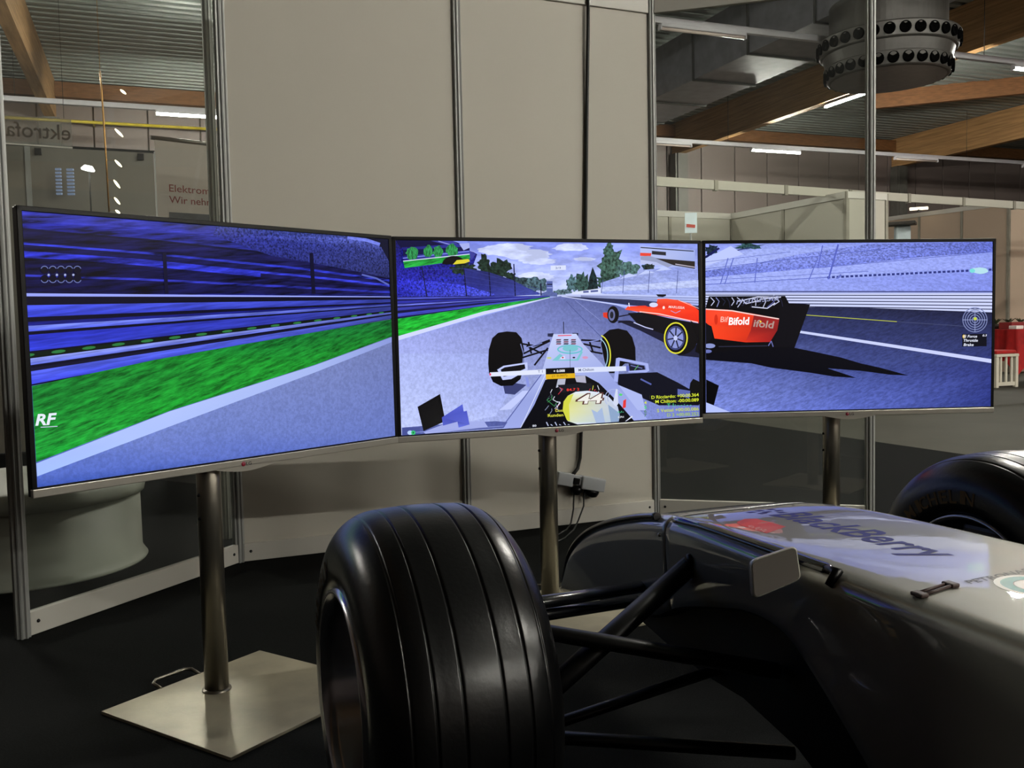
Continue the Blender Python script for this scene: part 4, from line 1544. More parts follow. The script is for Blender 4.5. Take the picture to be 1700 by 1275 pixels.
def bonnet_text(name, txt, s0, s1, l0, l1, m, bold=0.0, shear=0.0, parent=None):
    """letters run from s0 to s1 along the car, letter feet at l0 and heads at l1"""
    mb = MB()
    add_text(mb, txt, lambda u, v: (l0 + (l1 - l0) * v, s0 + (s1 - s0) * u, topz(s0 + (s1 - s0) * u, l0 + (l1 - l0) * v) + DEC), bold, shear)
    return mb.build(name, m, parent or chas, F=CARM)


BLUE = mat('decal_blue', '#141c78', 0.6, spec=0.25)
BLK = mat('decal_black', '#1c1a20', 0.5)
WHT = mat('decal_white', '#e4e4dc', 0.4)
bonnet_text('blackberry_lettering', 'BlackBerry', -0.072, -0.462, -0.058, 0.044, BLUE, 0.022, 0.15)
mb = MB()
for k, (s, l) in enumerate(((-0.012, 0.02), (-0.036, 0.02), (-0.012, -0.008), (-0.036, -0.008), (-0.060, 0.008), (-0.020, -0.034), (-0.046, -0.026))):
    pts = [(l - 0.008, s - 0.008), (l - 0.008, s + 0.007), (l + 0.008, s + 0.008), (l + 0.010, s - 0.004)]
    mb.poly([(a, b, topz(b, a) + DEC) for a, b in pts])
mb.build('berry_logo', BLUE, chas, F=CARM)
mb = MB()
q = [(-0.137, -0.128), (-0.137, -0.205), (-0.075, -0.178), (-0.075, -0.092), (-0.095, -0.082), (-0.125, -0.100)]
for i in range(1, len(q) - 1):
    mb.poly([(a, b, topz(b, a) + DEC) for a, b in (q[0], q[i], q[i + 1])])
sticker = mb.build('red_sticker', mat('decal_red', '#d8402c', 0.4, coat=0.5), chas, F=CARM)
mb = MB()
scr = [(-0.128 + 0.006 * math.sin(k * 1.9) + 0.003 * math.sin(k * 0.7), -0.138 - 0.0021 * k) for k in range(28)]
for (xa, ya), (xb, yb) in zip(scr[:-1], scr[1:]):
    mb.poly([(xa - 0.0012, ya, topz(ya, xa) + 2 * DEC), (xa + 0.0012, ya, topz(ya, xa) + 2 * DEC), (xb + 0.0012, yb, topz(yb, xb) + 2 * DEC), (xb - 0.0012, yb, topz(yb, xb) + 2 * DEC)])
mb.build('white_scrawl', WHT, sticker, F=CARM)
mb = MB()
add_text(mb, 'PETRONAS', lambda u, v: ((-0.088 + 0.13 * u) + 0.004 * v, -0.588 + 0.010 * u + 0.016 * v, topz(-0.59, 0.0) + DEC), 0.02)
mb.build('petronas_lettering', BLK, chas, F=CARM)


def bring(name, s, l, rs, rl, w, m, n=36):
    mb = MB()
    P = []
    for k in range(n + 1):
        a = 2 * PI * k / n
        P.append([(l + (rl + e) * math.cos(a), s + (rs + e) * math.sin(a)) for e in (-w / 2, w / 2)])
    for a, b in zip(P[:-1], P[1:]):
        mb.poly([(x, y, topz(y, x) + DEC) for x, y in (a[0], a[1], b[1], b[0])])
    return mb.build(name, m, chas, F=CARM)


bring('logo_ring_white', -0.635, -0.015, 0.052, 0.052, 0.008, WHT)
bring('logo_ring_teal', -0.635, -0.015, 0.040, 0.040, 0.016, mat('decal_teal', '#128a86', 0.4))
bring('logo_ring_white_inner', -0.635, -0.015, 0.024, 0.024, 0.014, WHT)
mb = MB()
ca, cb = (-0.188, -0.600), (-0.120, -0.588)
for dx in (0.0, 0.010):
    mb.tube([(ca[0], ca[1] + dx, topz(ca[1], ca[0]) + 0.003), (cb[0], cb[1] + dx, topz(cb[1], cb[0]) + 0.003)], 0.0022, 6)
for c in (ca, cb):
    mb.box((c[0], c[1] + 0.005, topz(c[1], c[0]) + 0.003), (0.014, 0.020, 0.006), bevel=0.002)
mb.build('bonnet_clip', mat('dark_red_clip', '#3c2420', 0.5), chas, F=CARM)

# wheels
TR, TW, TC = 0.31, 0.30, 0.084


def tyre_profile():
    flat = TW / 2 - TC

    def rad(x):
        if abs(x) <= flat:
            return TR + 0.003 * (1 - (x / flat) ** 2)
        q = (abs(x) - flat) / TC
        return TR - TC + TC * math.sqrt(max(0.0, 1 - q * q))

    pr = [(0.178, TW / 2 - 0.022), (0.187, TW / 2 - 0.004), (0.21, TW / 2)]
    xs = [TW / 2 - TC + TC * math.cos(PI / 2 * k / 14) for k in range(15)] + [flat * (1 - k / 6) for k in range(1, 7)]
    xs = sorted(set([round(x, 5) for x in xs] + [round(-x, 5) for x in xs]), reverse=True)
    gro = (0.106, 0.072, 0.031, -0.031, -0.072, -0.106)
    pts = [(x, 0.0) for x in xs if min(abs(x - g) for g in gro) > 0.0052]
    for g in gro:
        dp = 0.0035 if abs(g) < 0.1 else 0.0015
        for dx, dz in ((0.0050, 0), (0.0030, 0), (0.0022, 0.0003), (0.0016, dp), (-0.0016, dp), (-0.0022, 0.0003), (-0.0030, 0), (-0.0050, 0)):
            pts.append((g + dx, dz))
    pts.sort(reverse=True)
    return pr + [(rad(x) - dz, x) for x, dz in pts] + [(r, -x) for r, x in reversed(pr)]


wheels = []
for side, lab in ((-1, 'left'), (1, 'right')):
    cl = Vector((side * 0.698, 0, TR + CZ - 0.002))
    prof = tyre_profile()
    mb = MB()
    mb.lathe(prof, c=cl, ax=(1, 0, 0), seg=96)
    # inner liner so that the tyre is a closed body
    mb.lathe([(0.178, TW / 2 - 0.022), (0.172, TW / 2 - 0.03), (0.172, -TW / 2 + 0.03), (0.178, -TW / 2 + 0.022)], c=cl, ax=(1, 0, 0), seg=96)
    ty = mb.build('tyre', RUBBER, car, F=CARM, weld=True)
    o = side
    mb = MB()
    W2 = TW / 2
    mb.lathe([(0.186, o * (W2 - 0.008)), (0.182, o * (W2 + 0.003)), (0.174, o * (W2 + 0.002)), (0.168, o * (W2 - 0.02)), (0.160, o * (W2 - 0.10)), (0.150, o * (W2 - 0.125)), (0.135, o * (W2 - 0.13))], c=cl, ax=(1, 0, 0), seg=64)
    mb.lathe([(0.180, -o * (W2 - 0.012)), (0.176, -o * (W2 - 0.006)), (0.170, -o * (W2 - 0.010)), (0.166, -o * (W2 - 0.03)), (0.160, -o * (W2 - 0.08)), (0.14, -o * (W2 - 0.10))], c=cl, ax=(1, 0, 0), seg=64)
    mb.build('rim', mat('rim_metal', '#a4a4aa', 0.2, 0.9, var=0.1), ty, F=CARM)
    mb = MB()
    for k in range(7):
        a = 2 * PI * k / 7 + 0.2
        R = Matrix.Rotation(a, 3, 'X')
        mb.box(cl + R @ Vector((o * (W2 - 0.125), 0, 0.085)), (0.02, 0.035, 0.12), M=R)
    mb.lathe([(0.001, o * (W2 - 0.085)), (0.02, o * (W2 - 0.085)), (0.03, o * (W2 - 0.10)), (0.045, o * (W2 - 0.115)), (0.05, o * (W2 - 0.14))], c=cl, ax=(1, 0, 0), seg=24)
    mb.build('spokes', mat('dark_rim', '#0c0c0e', 0.35, 0.6), ty, F=CARM)
    mb = MB()
    mb.lathe([(0.001, -o * 0.05), (0.13, -o * 0.05), (0.13, -o * 0.11), (0.001, -o * 0.11)], c=cl, ax=(1, 0, 0), seg=32)
    mb.build('brake_drum', BLACKMT, ty, F=CARM)
    # maker's lettering on both sidewalls
    sid = -1      # the sidewall facing the driver's left
    txt = 'MICHELIN'
    adv = [8.6, 4.6, 7.8, 8.2, 7.2, 6.8, 4.6, 8.6]
    for wall in (-1, 1):
        mb = MB()
        ang0 = 46.0 if side == 1 else 20.0
        a = ang0
        for ch, ad in zip(txt, adv):
            vs, fs, asp = textgeo(ch, 0.015)
            V = []
            for u, v in vs:
                aa = math.radians(a + (u - 0.5) * (ad - 1.6) if wall < 0 else 180 - (a + (u - 0.5) * (ad - 1.6)))
                r = 0.205 + 0.030 * v
                xo = wall * (W2 - 0.003 + 0.0012)
                if r > TR - TC:
                    q = (r - (TR - TC)) / TC
                    xo = wall * (W2 - TC + TC * math.sqrt(max(0, 1 - q * q)) + 0.0015)
                else:
                    xo = wall * (W2 + 0.0012)
                V.append(mb.bm.verts.new(cl + Vector((xo, math.cos(aa) * r, math.sin(aa) * r))))
            for f in fs:
                try:
                    mb.bm.faces.new([V[i] for i in f])
                except ValueError:
                    pass
            a += ad
        mb.build('tyre_lettering', mat('faded_tan_print', '#5e4a2c', 0.7, spec=0.2), ty, F=CARM)
    if side == -1:
        p = CARI @ onplane(590, 1180, AX, AX.dot(CM) - 0.698 - W2 - 0.002)
    wheels.append(ty)

# suspension: each arm runs from the hub side to the tub
ARMS = [('upper_front_arm', (800, 1016), -0.60, (1076, 972), -0.14, 0.017, 0.0125, CARBON),
        ('steering_arm', (800, 1036), -0.60, (1066, 996), -0.14, 0.016, 0.012, CARBON),
        ('push_rod', (868, 1186), -0.56, (1146, 938), -0.185, 0.026, 0.018, CARBONMAT),
        ('upper_rear_arm', (800, 1032), -0.60, (1292, 1114), -0.14, 0.022, 0.014, CARBONMAT),
        ('lower_front_arm', (800, 1242), -0.60, (1196, 1110), -0.12, 0.014, 0.010, CARBONMAT),
        ('lower_rear_arm', (800, 1216), -0.60, (1318, 1250), -0.12, 0.018, 0.012, CARBONMAT)]
for nm, a, la, b, lb, r1, r2, m in ARMS:
    A = onlat(a[0], a[1], la)
    B = onlat(b[0], b[1], lb)
    mb = MB()
    mb.tube([A, (A + B) / 2, B], r1, 16, r2=r2, up=(0.3, 0.2, 1))
    mb.build(nm, m, car, F=CARM)
    # mirrored on the car's far side
    mb = MB()
    Am, Bm = Vector((-A.x, A.y, A.z)), Vector((-B.x, B.y, B.z))
    mb.tube([Am, (Am + Bm) / 2, Bm], r1, 16, r2=r2, up=(-0.3, 0.2, 1))
    mb.build(nm, m, car, F=CARM)
for side in (-1, 1):
    mb = MB()
    mb.box((side * 0.60, -0.02, 0.32), (0.05, 0.10, 0.30), bevel=0.01)
    mb.build('upright', CARBONMAT, car, F=CARM)
mb = MB()
bp = onlat(1146, 930, -0.195)
mb.lathe([(0.001, 0.006), (0.012, 0.005), (0.014, -0.01)], c=bp, ax=(-1, 0, 0), seg=14)
mb.build('push_rod_mount', BLACKPL, car, F=CARM)

# mirror
mc = CARM @ Vector((-0.27, -0.39, 0.556))
mn = (-FW * 0.86 - AX * 0.42 + Vector((0, 0, 0.2))).normalized()
cor = [(1247, 931), (1322, 906), (1330, 962), (1251, 995)]
Q = [onplane(x, y, mn, mn.dot(mc)) for x, y in cor]
ctr = sum(Q, Vector()) / 4


def rr(Q, q, off, rad=0.16):
    """rounded outline through four corners, scaled about their centre by q and pushed back by off"""
    out = []
    for i in range(4):
        p0, p, p1 = Q[i - 1], Q[i], Q[(i + 1) % 4]
        a = p + (p0 - p) * rad
        b = p + (p1 - p) * rad
        for k in range(5):
            t = k / 4
            out.append(a * (1 - t) ** 2 + p * 2 * t * (1 - t) + b * t * t)
    return [ctr + (v - ctr) * q - mn * off for v in out]


MIRW = mat('mirror_shell', '#c2c0b4', 0.35, var=0.02, coat=0.8)
mb = MB()
mb.ring_loft([rr(Q, 0.97, -0.001), rr(Q, 1.0, 0.0), rr(Q, 1.03, 0.012), rr(Q, 0.95, 0.035), rr(Q, 0.72, 0.055), rr(Q, 0.40, 0.062)])
mir = mb.build('mirror', MIRW, car)
mb = MB()
mb.poly(rr(Q, 0.95, -0.0018))
mb.build('mirror_glass', mat('mirror_glass', '#dfe6e2', 0.03, 1.0, var=0.01), mir)
mb = MB()
at_ = CARM @ Vector((-0.200, -0.335, topz(-0.335, 0.195) - 0.004))
mb.tube([ctr - mn * 0.04 + (Q[1] - ctr) * 0.5, at_], 0.008, 10)
mb.build('mirror_stalk', BLACKPL, mir)

# ------------------------------------------------------------------ things beyond the glazed panels
dr = thing('round_pedestal', 'low round white pedestal with a thick rolled rim behind the glazed panel', 'pedestal', T3(-2.0, 3.75, CZ))
mb = MB()
mb.lathe([(0.001, 0.0), (0.452, 0.0), (0.458, 0.008), (0.452, 0.016), (0.437, 0.04), (0.435, 0.29), (0.001, 0.29)], seg=64)
mb.build('drum', mat('pedestal_white', '#a5a69c', 0.5, var=0.08, scale=4), dr, F=WM[dr.name])
mb = MB()
mb.lathe([(0.435, 0.28), (0.452, 0.285), (0.458, 0.31), (0.455, 0.335), (0.44, 0.352), (0.40, 0.36), (0.001, 0.362)], seg=64)
mb.build('rolled_rim', mat('pedestal_white', '#a5a69c'), dr, F=WM[dr.name])

# neighbour booth behind the left glazing
np_ = onz(377, 894, CZ)
mb = MB()
mb.prism([(x + np_.x, y + np_.y) for x, y in prof8], CZ, ZTOP)
tag(mb.build('partition_post', ALU), 'single aluminium post standing behind the corner of the white partition', 'post')


def along(x, y, Y):
    r = ray(x, y)
    return _C + r * (Y / r.y)


Y0 = 7.75
pa, pb = along(45, 246, 7.6), along(258, 250, 8.0)
ndir = (pb - pa)
ndir.z = 0
ang = math.atan2(ndir.y, ndir.x)
NB = thing('neighbour_partition', 'dark grey neighbour booth wall with small black clamps behind the glazing', 'partition', T3(pa.x, pa.y, CZ, ang))
NM = WM[NB.name]
NBW = mat('neighbour_panel', '#7a766c', 0.35, var=0.03)
for k in (-2, -1, 0):
    mb = MB()
    L = ndir.length
    mb.box((L * (k + 0.5) + (0 if k else 0), 0, 1.25), (L - 0.04, 0.02, 2.48))
    mb.build('panel', NBW, NB, F=NM)
    mb = MB()
    mb.box((L * k, 0, 1.25), (0.04, 0.04, 2.5))
    mb.build('post', ALU, NB, F=NM)
    mb = MB()
    mb.box((L * (k + 0.5), 0, 2.50), (L - 0.02, 0.03, 0.02))
    mb.build('cap_rail', BLACKPL, NB, F=NM)
for x in (0.08, ndir.length - 0.12):
    mb = MB()
    mb.box((x, -0.02, 2.45), (0.05, 0.03, 0.055), bevel=0.004)
    mb.build('clamp', BLACKPL, NB, F=NM)
mb = MB()
mb.box((ndir.length, 0, 1.25), (0.03, 0.04, 2.5))
mb.build('post', ALU, NB, F=NM)

# two stacks of glowing slats added for window reflections in the glazing
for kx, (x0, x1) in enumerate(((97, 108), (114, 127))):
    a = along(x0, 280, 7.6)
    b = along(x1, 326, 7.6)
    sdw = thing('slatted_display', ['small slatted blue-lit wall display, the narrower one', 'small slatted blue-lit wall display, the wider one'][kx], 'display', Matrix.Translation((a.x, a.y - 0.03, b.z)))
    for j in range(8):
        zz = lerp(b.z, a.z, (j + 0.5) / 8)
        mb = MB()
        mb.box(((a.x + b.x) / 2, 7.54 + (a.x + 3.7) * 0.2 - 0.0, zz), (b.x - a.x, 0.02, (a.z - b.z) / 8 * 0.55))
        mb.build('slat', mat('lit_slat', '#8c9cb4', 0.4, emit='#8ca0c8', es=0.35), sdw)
# glowing disc on a stem, added for a lamp's reflection in the glazing
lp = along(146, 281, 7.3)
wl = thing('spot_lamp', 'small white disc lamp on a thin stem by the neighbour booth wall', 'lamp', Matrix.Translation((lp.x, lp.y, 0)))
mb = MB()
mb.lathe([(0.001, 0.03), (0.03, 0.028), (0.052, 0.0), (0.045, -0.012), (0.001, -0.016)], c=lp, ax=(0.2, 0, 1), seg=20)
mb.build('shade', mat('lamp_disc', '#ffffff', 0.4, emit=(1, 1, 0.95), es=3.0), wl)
mb = MB()
mb.tube([(lp.x, lp.y + 0.02, lp.z), (lp.x + 0.01, lp.y + 0.02, 0.0)], 0.006, 6)
mb.build('stem', GALVDK, wl)
# hanging string of glowing leaves that stand for spotlight reflections in the glazing
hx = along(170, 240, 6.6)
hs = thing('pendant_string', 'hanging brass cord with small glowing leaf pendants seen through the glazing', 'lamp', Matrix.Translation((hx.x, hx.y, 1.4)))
BR = mat('brass', '#b8894a', 0.3, 0.8)
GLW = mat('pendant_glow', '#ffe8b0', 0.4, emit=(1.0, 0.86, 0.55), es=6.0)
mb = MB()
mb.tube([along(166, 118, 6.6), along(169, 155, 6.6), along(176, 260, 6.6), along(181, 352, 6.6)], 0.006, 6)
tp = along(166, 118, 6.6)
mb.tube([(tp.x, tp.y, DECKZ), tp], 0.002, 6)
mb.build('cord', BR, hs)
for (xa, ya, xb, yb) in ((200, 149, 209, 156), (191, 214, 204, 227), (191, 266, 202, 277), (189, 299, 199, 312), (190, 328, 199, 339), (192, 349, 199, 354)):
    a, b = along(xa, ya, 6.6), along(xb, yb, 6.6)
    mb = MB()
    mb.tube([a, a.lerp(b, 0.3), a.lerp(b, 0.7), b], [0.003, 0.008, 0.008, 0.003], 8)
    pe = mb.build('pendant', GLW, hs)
    mb = MB()
    m_ = a.lerp(b, 0.5)
    cpx = lerp(169, 181, (ya - 155) / 200)
    mb.tube([along(cpx, ya, 6.6), a], 0.0012, 5)
    mb.build('twig', BR, pe)

# roll-up banner
pa, pb = along(250, 228, 6.05), along(385, 234, 6.4)
d = pb - pa
d.z = 0
ang = math.atan2(d.y, d.x)
BN = thing('rollup_banner', 'grey roll-up banner with red German lettering behind the glazing', 'banner', T3(pa.x, pa.y, CZ, ang))
BM = WM[BN.name]
BW, BH = d.length, pa.z - CZ
mb = MB()
mb.box((BW / 2, 0, BH / 2 + 0.03), (BW - 0.05, 0.004, BH - 0.07))
mb.build('sheet', mat('banner_sheet', '#9a9086', 0.6, var=0.02), BN, F=BM)
mb = MB()
mb.tube([(0, 0, BH), (BW, 0, BH)], 0.014, 8)
mb.build('top_bar', mat('banner_bar', '#55524c', 0.4, 0.5), BN, F=BM)
mb = MB()
mb.box((BW / 2, 0, 0.04), (BW, 0.16, 0.08), bevel=0.02)
mb.build('cassette', ALU, BN, F=BM)
mb = MB()
BI = BM.inverted()
bnn = (BM.to_3x3() @ Vector((0, -1, 0))).normalized()


def onban(x, y):
    return BI @ onplane(x, y, bnn, bnn.dot(BM.translation) + 0.004)


for s, x0, y0, x1, h in (('Elektromobil', 281, 318, 375, 12), ('Wir nehmen', 281, 337, 372, 12)):
    a, b = onban(x0, y0), onban(x1, y0 + 5)
    t_ = onban(x0, y0 - h)
    add_text(mb, s, lambda u, v: (a.x + (b.x - a.x) * u, -0.004, a.z + (t_.z - a.z) * v), 0.005)
mb.build('red_lettering', mat('banner_red', '#6a1612', 0.6), BN, F=BM)
mb = MB()
a, b = onban(281, 352), onban(372, 480)
mb.box(((a.x + b.x) / 2, -0.0035, (a.z + b.z) / 2), (b.x - a.x, 0.003, a.z - b.z))
mb.build('dark_picture', mat('banner_dark', '#26282c', 0.6, var=0.6, scale=9), BN, F=BM)

# hazy board with mirrored letters, added in place of a sign's reflection
fa, fb = along(-40, 188, 6.9), along(118, 196, 7.2)
d = fb - fa
ang = math.atan2(d.y, d.x)
fz0, fz1 = along(60, 238, 7.05).z, along(60, 192, 7.05).z
FS = thing('booth_fascia', 'hazy fascia board with lettering read from behind, above the neighbour booth', 'sign', T3(fa.x, fa.y, fz0, ang))
FM = WM[FS.name]
dl = math.hypot(d.x, d.y)
mb = MB()
mb.box((dl / 2, 0, (fz1 - fz0) / 2), (dl, 0.006, fz1 - fz0))
mb.build('board', glassmat('frosted_board', (0.8, 0.8, 0.78), haze=0.11), FS, F=FM)
mb = MB()
add_text(mb, 'ektrofa', lambda u, v: (dl * (0.985 - 0.69 * u), -0.005, 0.045 + 0.115 * v), 0.004)
mb.build('mirrored_lettering', mat('fascia_ink', '#16140f', 0.7), FS, F=FM)
mb = MB()
mb.box((dl / 2, 0, -0.01), (dl, 0.02, 0.012))
mb.build('lower_edge', WHITERAIL, FS, F=FM)
for x in (0.05, dl - 0.05):
    mb = MB()
    mb.tube([(x, 0, fz1 - fz0), (x, 0, DECKZ - fz0)], 0.002, 6)
    mb.build('hanging_wire', GALVDK, FS, F=FM)


# ------------------------------------------------------------------ booths on the far side of the hall
def booth_wall(pxs, label, m, panelw=1.0, z1=2.5):
    """upright panel wall whose top edge is seen at the given pixels"""
    pts = [onz(x, y, z1) for x, y in pxs]
    a = pts[0]
    t = thing('far_booth_wall', label, 'booth wall', T3(a.x, a.y, 0), 'booth walls across the hall')
    for p, q in zip(pts[:-1], pts[1:]):
        L = math.hypot(q.x - p.x, q.y - p.y)
        n = max(1, round(L / panelw))
        F = T3(p.x, p.y, 0, math.atan2(q.y - p.y, q.x - p.x))
        for k in range(n):
            mb = MB()
            mb.box((L * (k + 0.5) / n, 0, z1 / 2), (L / n - 0.05, 0.03, z1 - 0.02), bevel=0.004)
            mb.build('panel', m, t, F=F)
        for k in range(n + 1):
            mb = MB()
            mb.box((L * k / n, 0, z1 / 2), (0.045, 0.05, z1))
            mb.build('post', mat('booth_post', '#8c887c', 0.5, 0.4), t, F=F)
        mb = MB()
        mb.box((L / 2, -0.005, z1 - 0.04), (L, 0.045, 0.08))
        mb.build('top_rail', WHITERAIL, t, F=F)
    return t


booth_wall([(1000, 345), (1213, 355)], 'beige far booth wall with the pale poster in front', BOOTHWHITE)
booth_wall([(1214, 355), (1405, 318), (1470, 322)], 'white far booth side wall of wide panels seen through the glazing', BOOTHWHITE)
booth_wall([(1462, 362), (1675, 333)], 'cream far booth wall behind the red tables', BOOTHPINK, z1=3.0)
a0 = onz(1675, 333, 3.0)
pts = [a0, a0 + Vector((math.cos(PHI), math.sin(PHI), 0)) * 4]
t = thing('far_booth_wall', 'cream far booth wall turning away beyond the red tables', 'booth wall', T3(a0.x, a0.y, 0, PHI), 'booth walls across the hall')
for k in range(4):
    mb = MB()
    mb.box((k + 0.5, 0, 1.49), (0.95, 0.03, 2.98), bevel=0.004)
    mb.build('panel', BOOTHPINK, t, F=WM[t.name])
# header fascia spanning the booths
pa, pb = onz(1060, 289, 2.60), onz(1760, 338, 2.60)
d = (pb - pa) * (10 / 7)
HF = thing('booth_header', 'long white header rail across the open front of the far booths', 'header', T3(pa.x, pa.y, 2.47, math.atan2(d.y, d.x)))
n = 10
HM = WM[HF.name]
for k in range(n):
    mb = MB()
    mb.box((d.length * (k + 0.5) / n, 0, 0.065), (d.length / n - 0.05, 0.03, 0.075 + 0.03), bevel=0.004)
    mb.build('header_section', BOOTHWHITE, HF, F=HM)
    mb = MB()
    mb.box((d.length * (k) / n, 0, 0.06), (0.05, 0.05, 0.12))
    mb.build('joint', mat('booth_post', '#8c887c'), HF, F=HM)
for x in (0.1, d.length - 0.1):
    mb = MB()
    mb.box((x, 0, -1.2), (0.05, 0.05, 2.54))
    mb.build('support_post', ALU, HF, F=HM)

# pale poster
q = onplane(1147, 370, Vector((0, 1, 0)), 10.6)
po = thing('poster', 'small pale blue poster with a red mark hanging before the beige booth wall', 'poster', Matrix.Translation((q.x, q.y, q.z - 0.12)))
w_, h_ = 20 / FPX * 10.6, 33 / FPX * 10.6
mb = MB()
mb.box((q.x, q.y, q.z), (w_, 0.006, h_))
mb.build('sheet', mat('poster_pale', '#d8e8f0', 0.5, var=0.04), po)
mb = MB()
mb.box((q.x - 0.002, q.y - 0.005, q.z - 0.035), (w_ * 0.72, 0.004, 0.035), M=Matrix.Rotation(0.12, 3, 'Y'))
mb.build('red_mark', mat('poster_red', '#c84a3c', 0.5), po)
mb = MB()
mb.tube([(q.x, q.y, 0), (q.x, q.y + 0.02, q.z + h_ / 2)], 0.012, 8)
mb.build('pole', ALU, po)

# spot lamp cluster on the cream booth wall
a, b = onz(1505, 352, 3.0), onz(1552, 349, 3.0)
bl = thing('booth_lamp', 'warm lit lamp box on top of the cream booth wall', 'lamp', Matrix.Translation((a.x, a.y, 3.0)))
mb = MB()
mb.box(((a + b) / 2 + Vector((-0.1, -0.15, 0.03))), (0.32, 0.06, 0.05), rz=math.atan2((b - a).y, (b - a).x), bevel=0.01)
mb.build('lit_box', mat('warm_lamp', '#ffe8c8', 0.4, emit=(1, 0.84, 0.6), es=2.5), bl)
mb = MB()
mb.box(((a + b) / 2 + Vector((-0.1, -0.15, 0.0))), (0.05, 0.05, 0.06))
mb.build('foot', BLACKPL, bl)
a = onz(1482, 372, 2.4)
mb = MB()
mb.box((a.x - 0.05, a.y - 0.4, 2.36), (0.42, 0.25, 0.05), rz=-0.5, bevel=0.01)
aw = tag(mb.build('display_board', mat('dark_board', '#3c3832', 0.5)), 'dark canted board on a pale blue column beside the cream booth wall', 'board')
mb = MB()
c_ = onplane(1498, 385, Vector((0, 1, 0)), a.y - 0.35)
mb.box((c_.x, c_.y, 1.17), (0.22, 0.10, 2.33), bevel=0.02)
tag(mb.build('banner_column', mat('pale_blue_column', '#aab8bc', 0.5)), 'pale blue upright banner column in front of the cream booth wall', 'column')

# red tables
tz = 0.80
for k, (px, py, lab) in enumerate(((1690, 640, 'table under a red cloth beside the white slatted stool'), (1790, 628, 'table under a red cloth farther along the cream booth wall'))):
    c = onz(px, py, 0) + Vector((0.40, 0.55, 0))
    t = thing('red_table', lab, 'table', T3(c.x, c.y, 0, PHI))
    TM = WM[t.name]
    if k == 0:
        TABLE = TM.copy()
    mb = MB()
    for sx in (-1, 1):
        for sy in (-1, 1):
            mb.box((sx * 0.5, sy * 0.28, 0.38), (0.04, 0.04, 0.76))
    mb.box((0, 0, 0.77), (1.2, 0.72, 0.03))
    mb.build('frame', BLACKMT, t, F=TM)
    mb = MB()
    top, mid, low = [], [], []
    per = []
    for i in range(96):
        u = i / 96 * 4
        sidx, f = int(u), u - int(u)
        cs = [(-0.61, -0.37), (0.61, -0.37), (0.61, 0.37), (-0.61, 0.37)]
        a, b = cs[sidx], cs[(sidx + 1) % 4]
        per.append((lerp(a[0], b[0], f), lerp(a[1], b[1], f)))
    for i, (x, y) in enumerate(per):
        wv = 0.03 * math.sin(i * 1.05) + 0.015 * math.sin(i * 2.3)
        L = math.hypot(x, y)
        top.append((x, y, 0.79))
        mid.append((x * (1 + wv * 0.5 / L), y * (1 + wv * 0.5 / L), 0.55))
        cornerdrop = 0.2 * max(0, (abs(x) / 0.61 + abs(y) / 0.37 - 1.6) / 0.4)
        low.append((x * (1 + (wv + 0.03) / L), y * (1 + (wv + 0.03) / L), 0.34 - cornerdrop * 1.2))
    mb.ring_loft([low, mid, top], caps=False)
    mb.poly(top)
    mb.build('tablecloth', REDCLOTH, t, F=TM)
    for j, (ox, oy, sz, m_) in enumerate(((-0.42, -0.2, (0.16, 0.12, 0.05), WHT), (0.1, -0.22, (0.15, 0.10, 0.06), WHT), (-0.1, 0.0, (0.6, 0.22, 0.10), mat('red_box', '#7c1210', 0.6)))):
        p = TM @ Vector((ox, oy, 0.79 + sz[2] / 2))
        mb = MB()
        mb.box(p, sz, rz=PHI + (0.08, -0.06, 0.0)[j], bevel=0.008)
        nm, lb, ct = (('paper_stack', 'white paper stack on the red table, at its ' + ('end' if j == 0 else 'middle'), 'paper'), ('paper_stack', 'white paper stack on the red table, at its middle', 'paper'), ('red_box', 'flat dark red box lying on the red table', 'box'))[j]
        tag(mb.build(nm, m_), lb + (' nearer the crate' if k == 0 else ' farther from the crate'), ct)
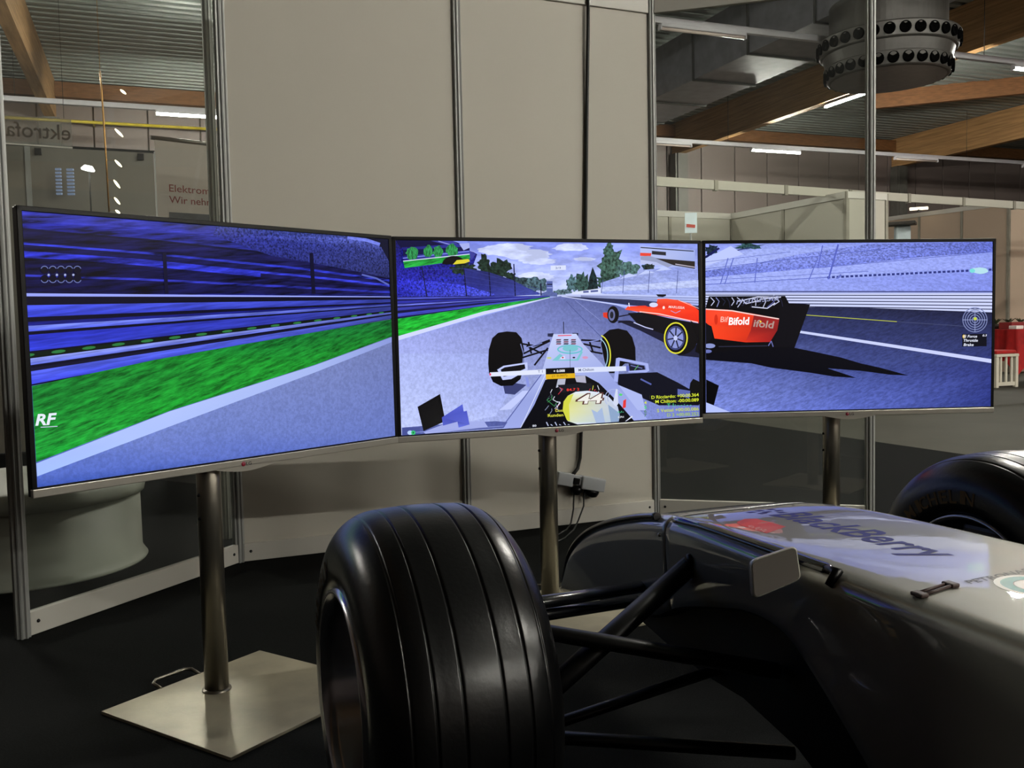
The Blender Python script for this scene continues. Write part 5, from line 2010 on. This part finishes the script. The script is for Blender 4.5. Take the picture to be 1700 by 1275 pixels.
# plants at the back of the table
for k in range(5):
    pl = thing('potted_plant', 'small dark potted plant at the back edge of the red table', 'plant', TABLE @ T3(-0.50 + 0.25 * k, 0.285, 0.788), 'plants on the red table')
    PMx = WM[pl.name]
    mb = MB()
    mb.lathe([(0.001, 0), (0.04, 0), (0.055, 0.08), (0.05, 0.08), (0.001, 0.07)], seg=14)
    mb.build('pot', mat('dark_pot', '#2c211c', 0.6), pl, F=PMx)
    mb = MB()
    for j in range(14):
        a = 2.4 * j
        l = 0.07 + 0.05 * random.random()
        mb.poly([(0, 0, 0.07), (l * 0.5 * math.cos(a) - 0.012 * math.sin(a), l * 0.5 * math.sin(a) + 0.012 * math.cos(a), 0.13), (l * math.cos(a), l * math.sin(a), 0.14 + 0.03 * random.random()), (l * 0.5 * math.cos(a) + 0.012 * math.sin(a), l * 0.5 * math.sin(a) - 0.012 * math.cos(a), 0.13)])
    mb.build('leaves', mat('plant_green', '#2c3a20', 0.6, var=0.4, scale=20), pl, F=PMx)
# white slatted crate stool next to the tables
c = onz(1650, 640, 0) + Vector((-0.12, -0.25, 0))
cr = thing('slatted_stool', 'white slatted stool with a red cushion beside the red table', 'stool', T3(c.x, c.y, 0, PHI))
CRM = WM[cr.name]
WP = mat('white_wood', '#cfc8b8', 0.5, var=0.05)
mb = MB()
mb.box((0, 0, 0.44), (0.42, 0.42, 0.04), bevel=0.006)
mb.build('seat', WP, cr, F=CRM)
for sx in (-1, 1):
    for sy in (-1, 1):
        mb = MB()
        mb.box((sx * 0.18, sy * 0.18, 0.21), (0.05, 0.05, 0.42), bevel=0.005)
        mb.build('leg', WP, cr, F=CRM)
for sx in (-0.1, 0.0, 0.1):
    mb = MB()
    mb.box((sx, -0.18, 0.24), (0.03, 0.02, 0.36))
    mb.build('slat', WP, cr, F=CRM)
mb = MB()
mb.box((0, -0.18, 0.05), (0.32, 0.025, 0.05))
mb.build('stretcher', WP, cr, F=CRM)
mb = MB()
mb.box((0, 0, 0.485), (0.38, 0.38, 0.05), bevel=0.02)
mb.build('cushion', REDCLOTH, cr, F=CRM)
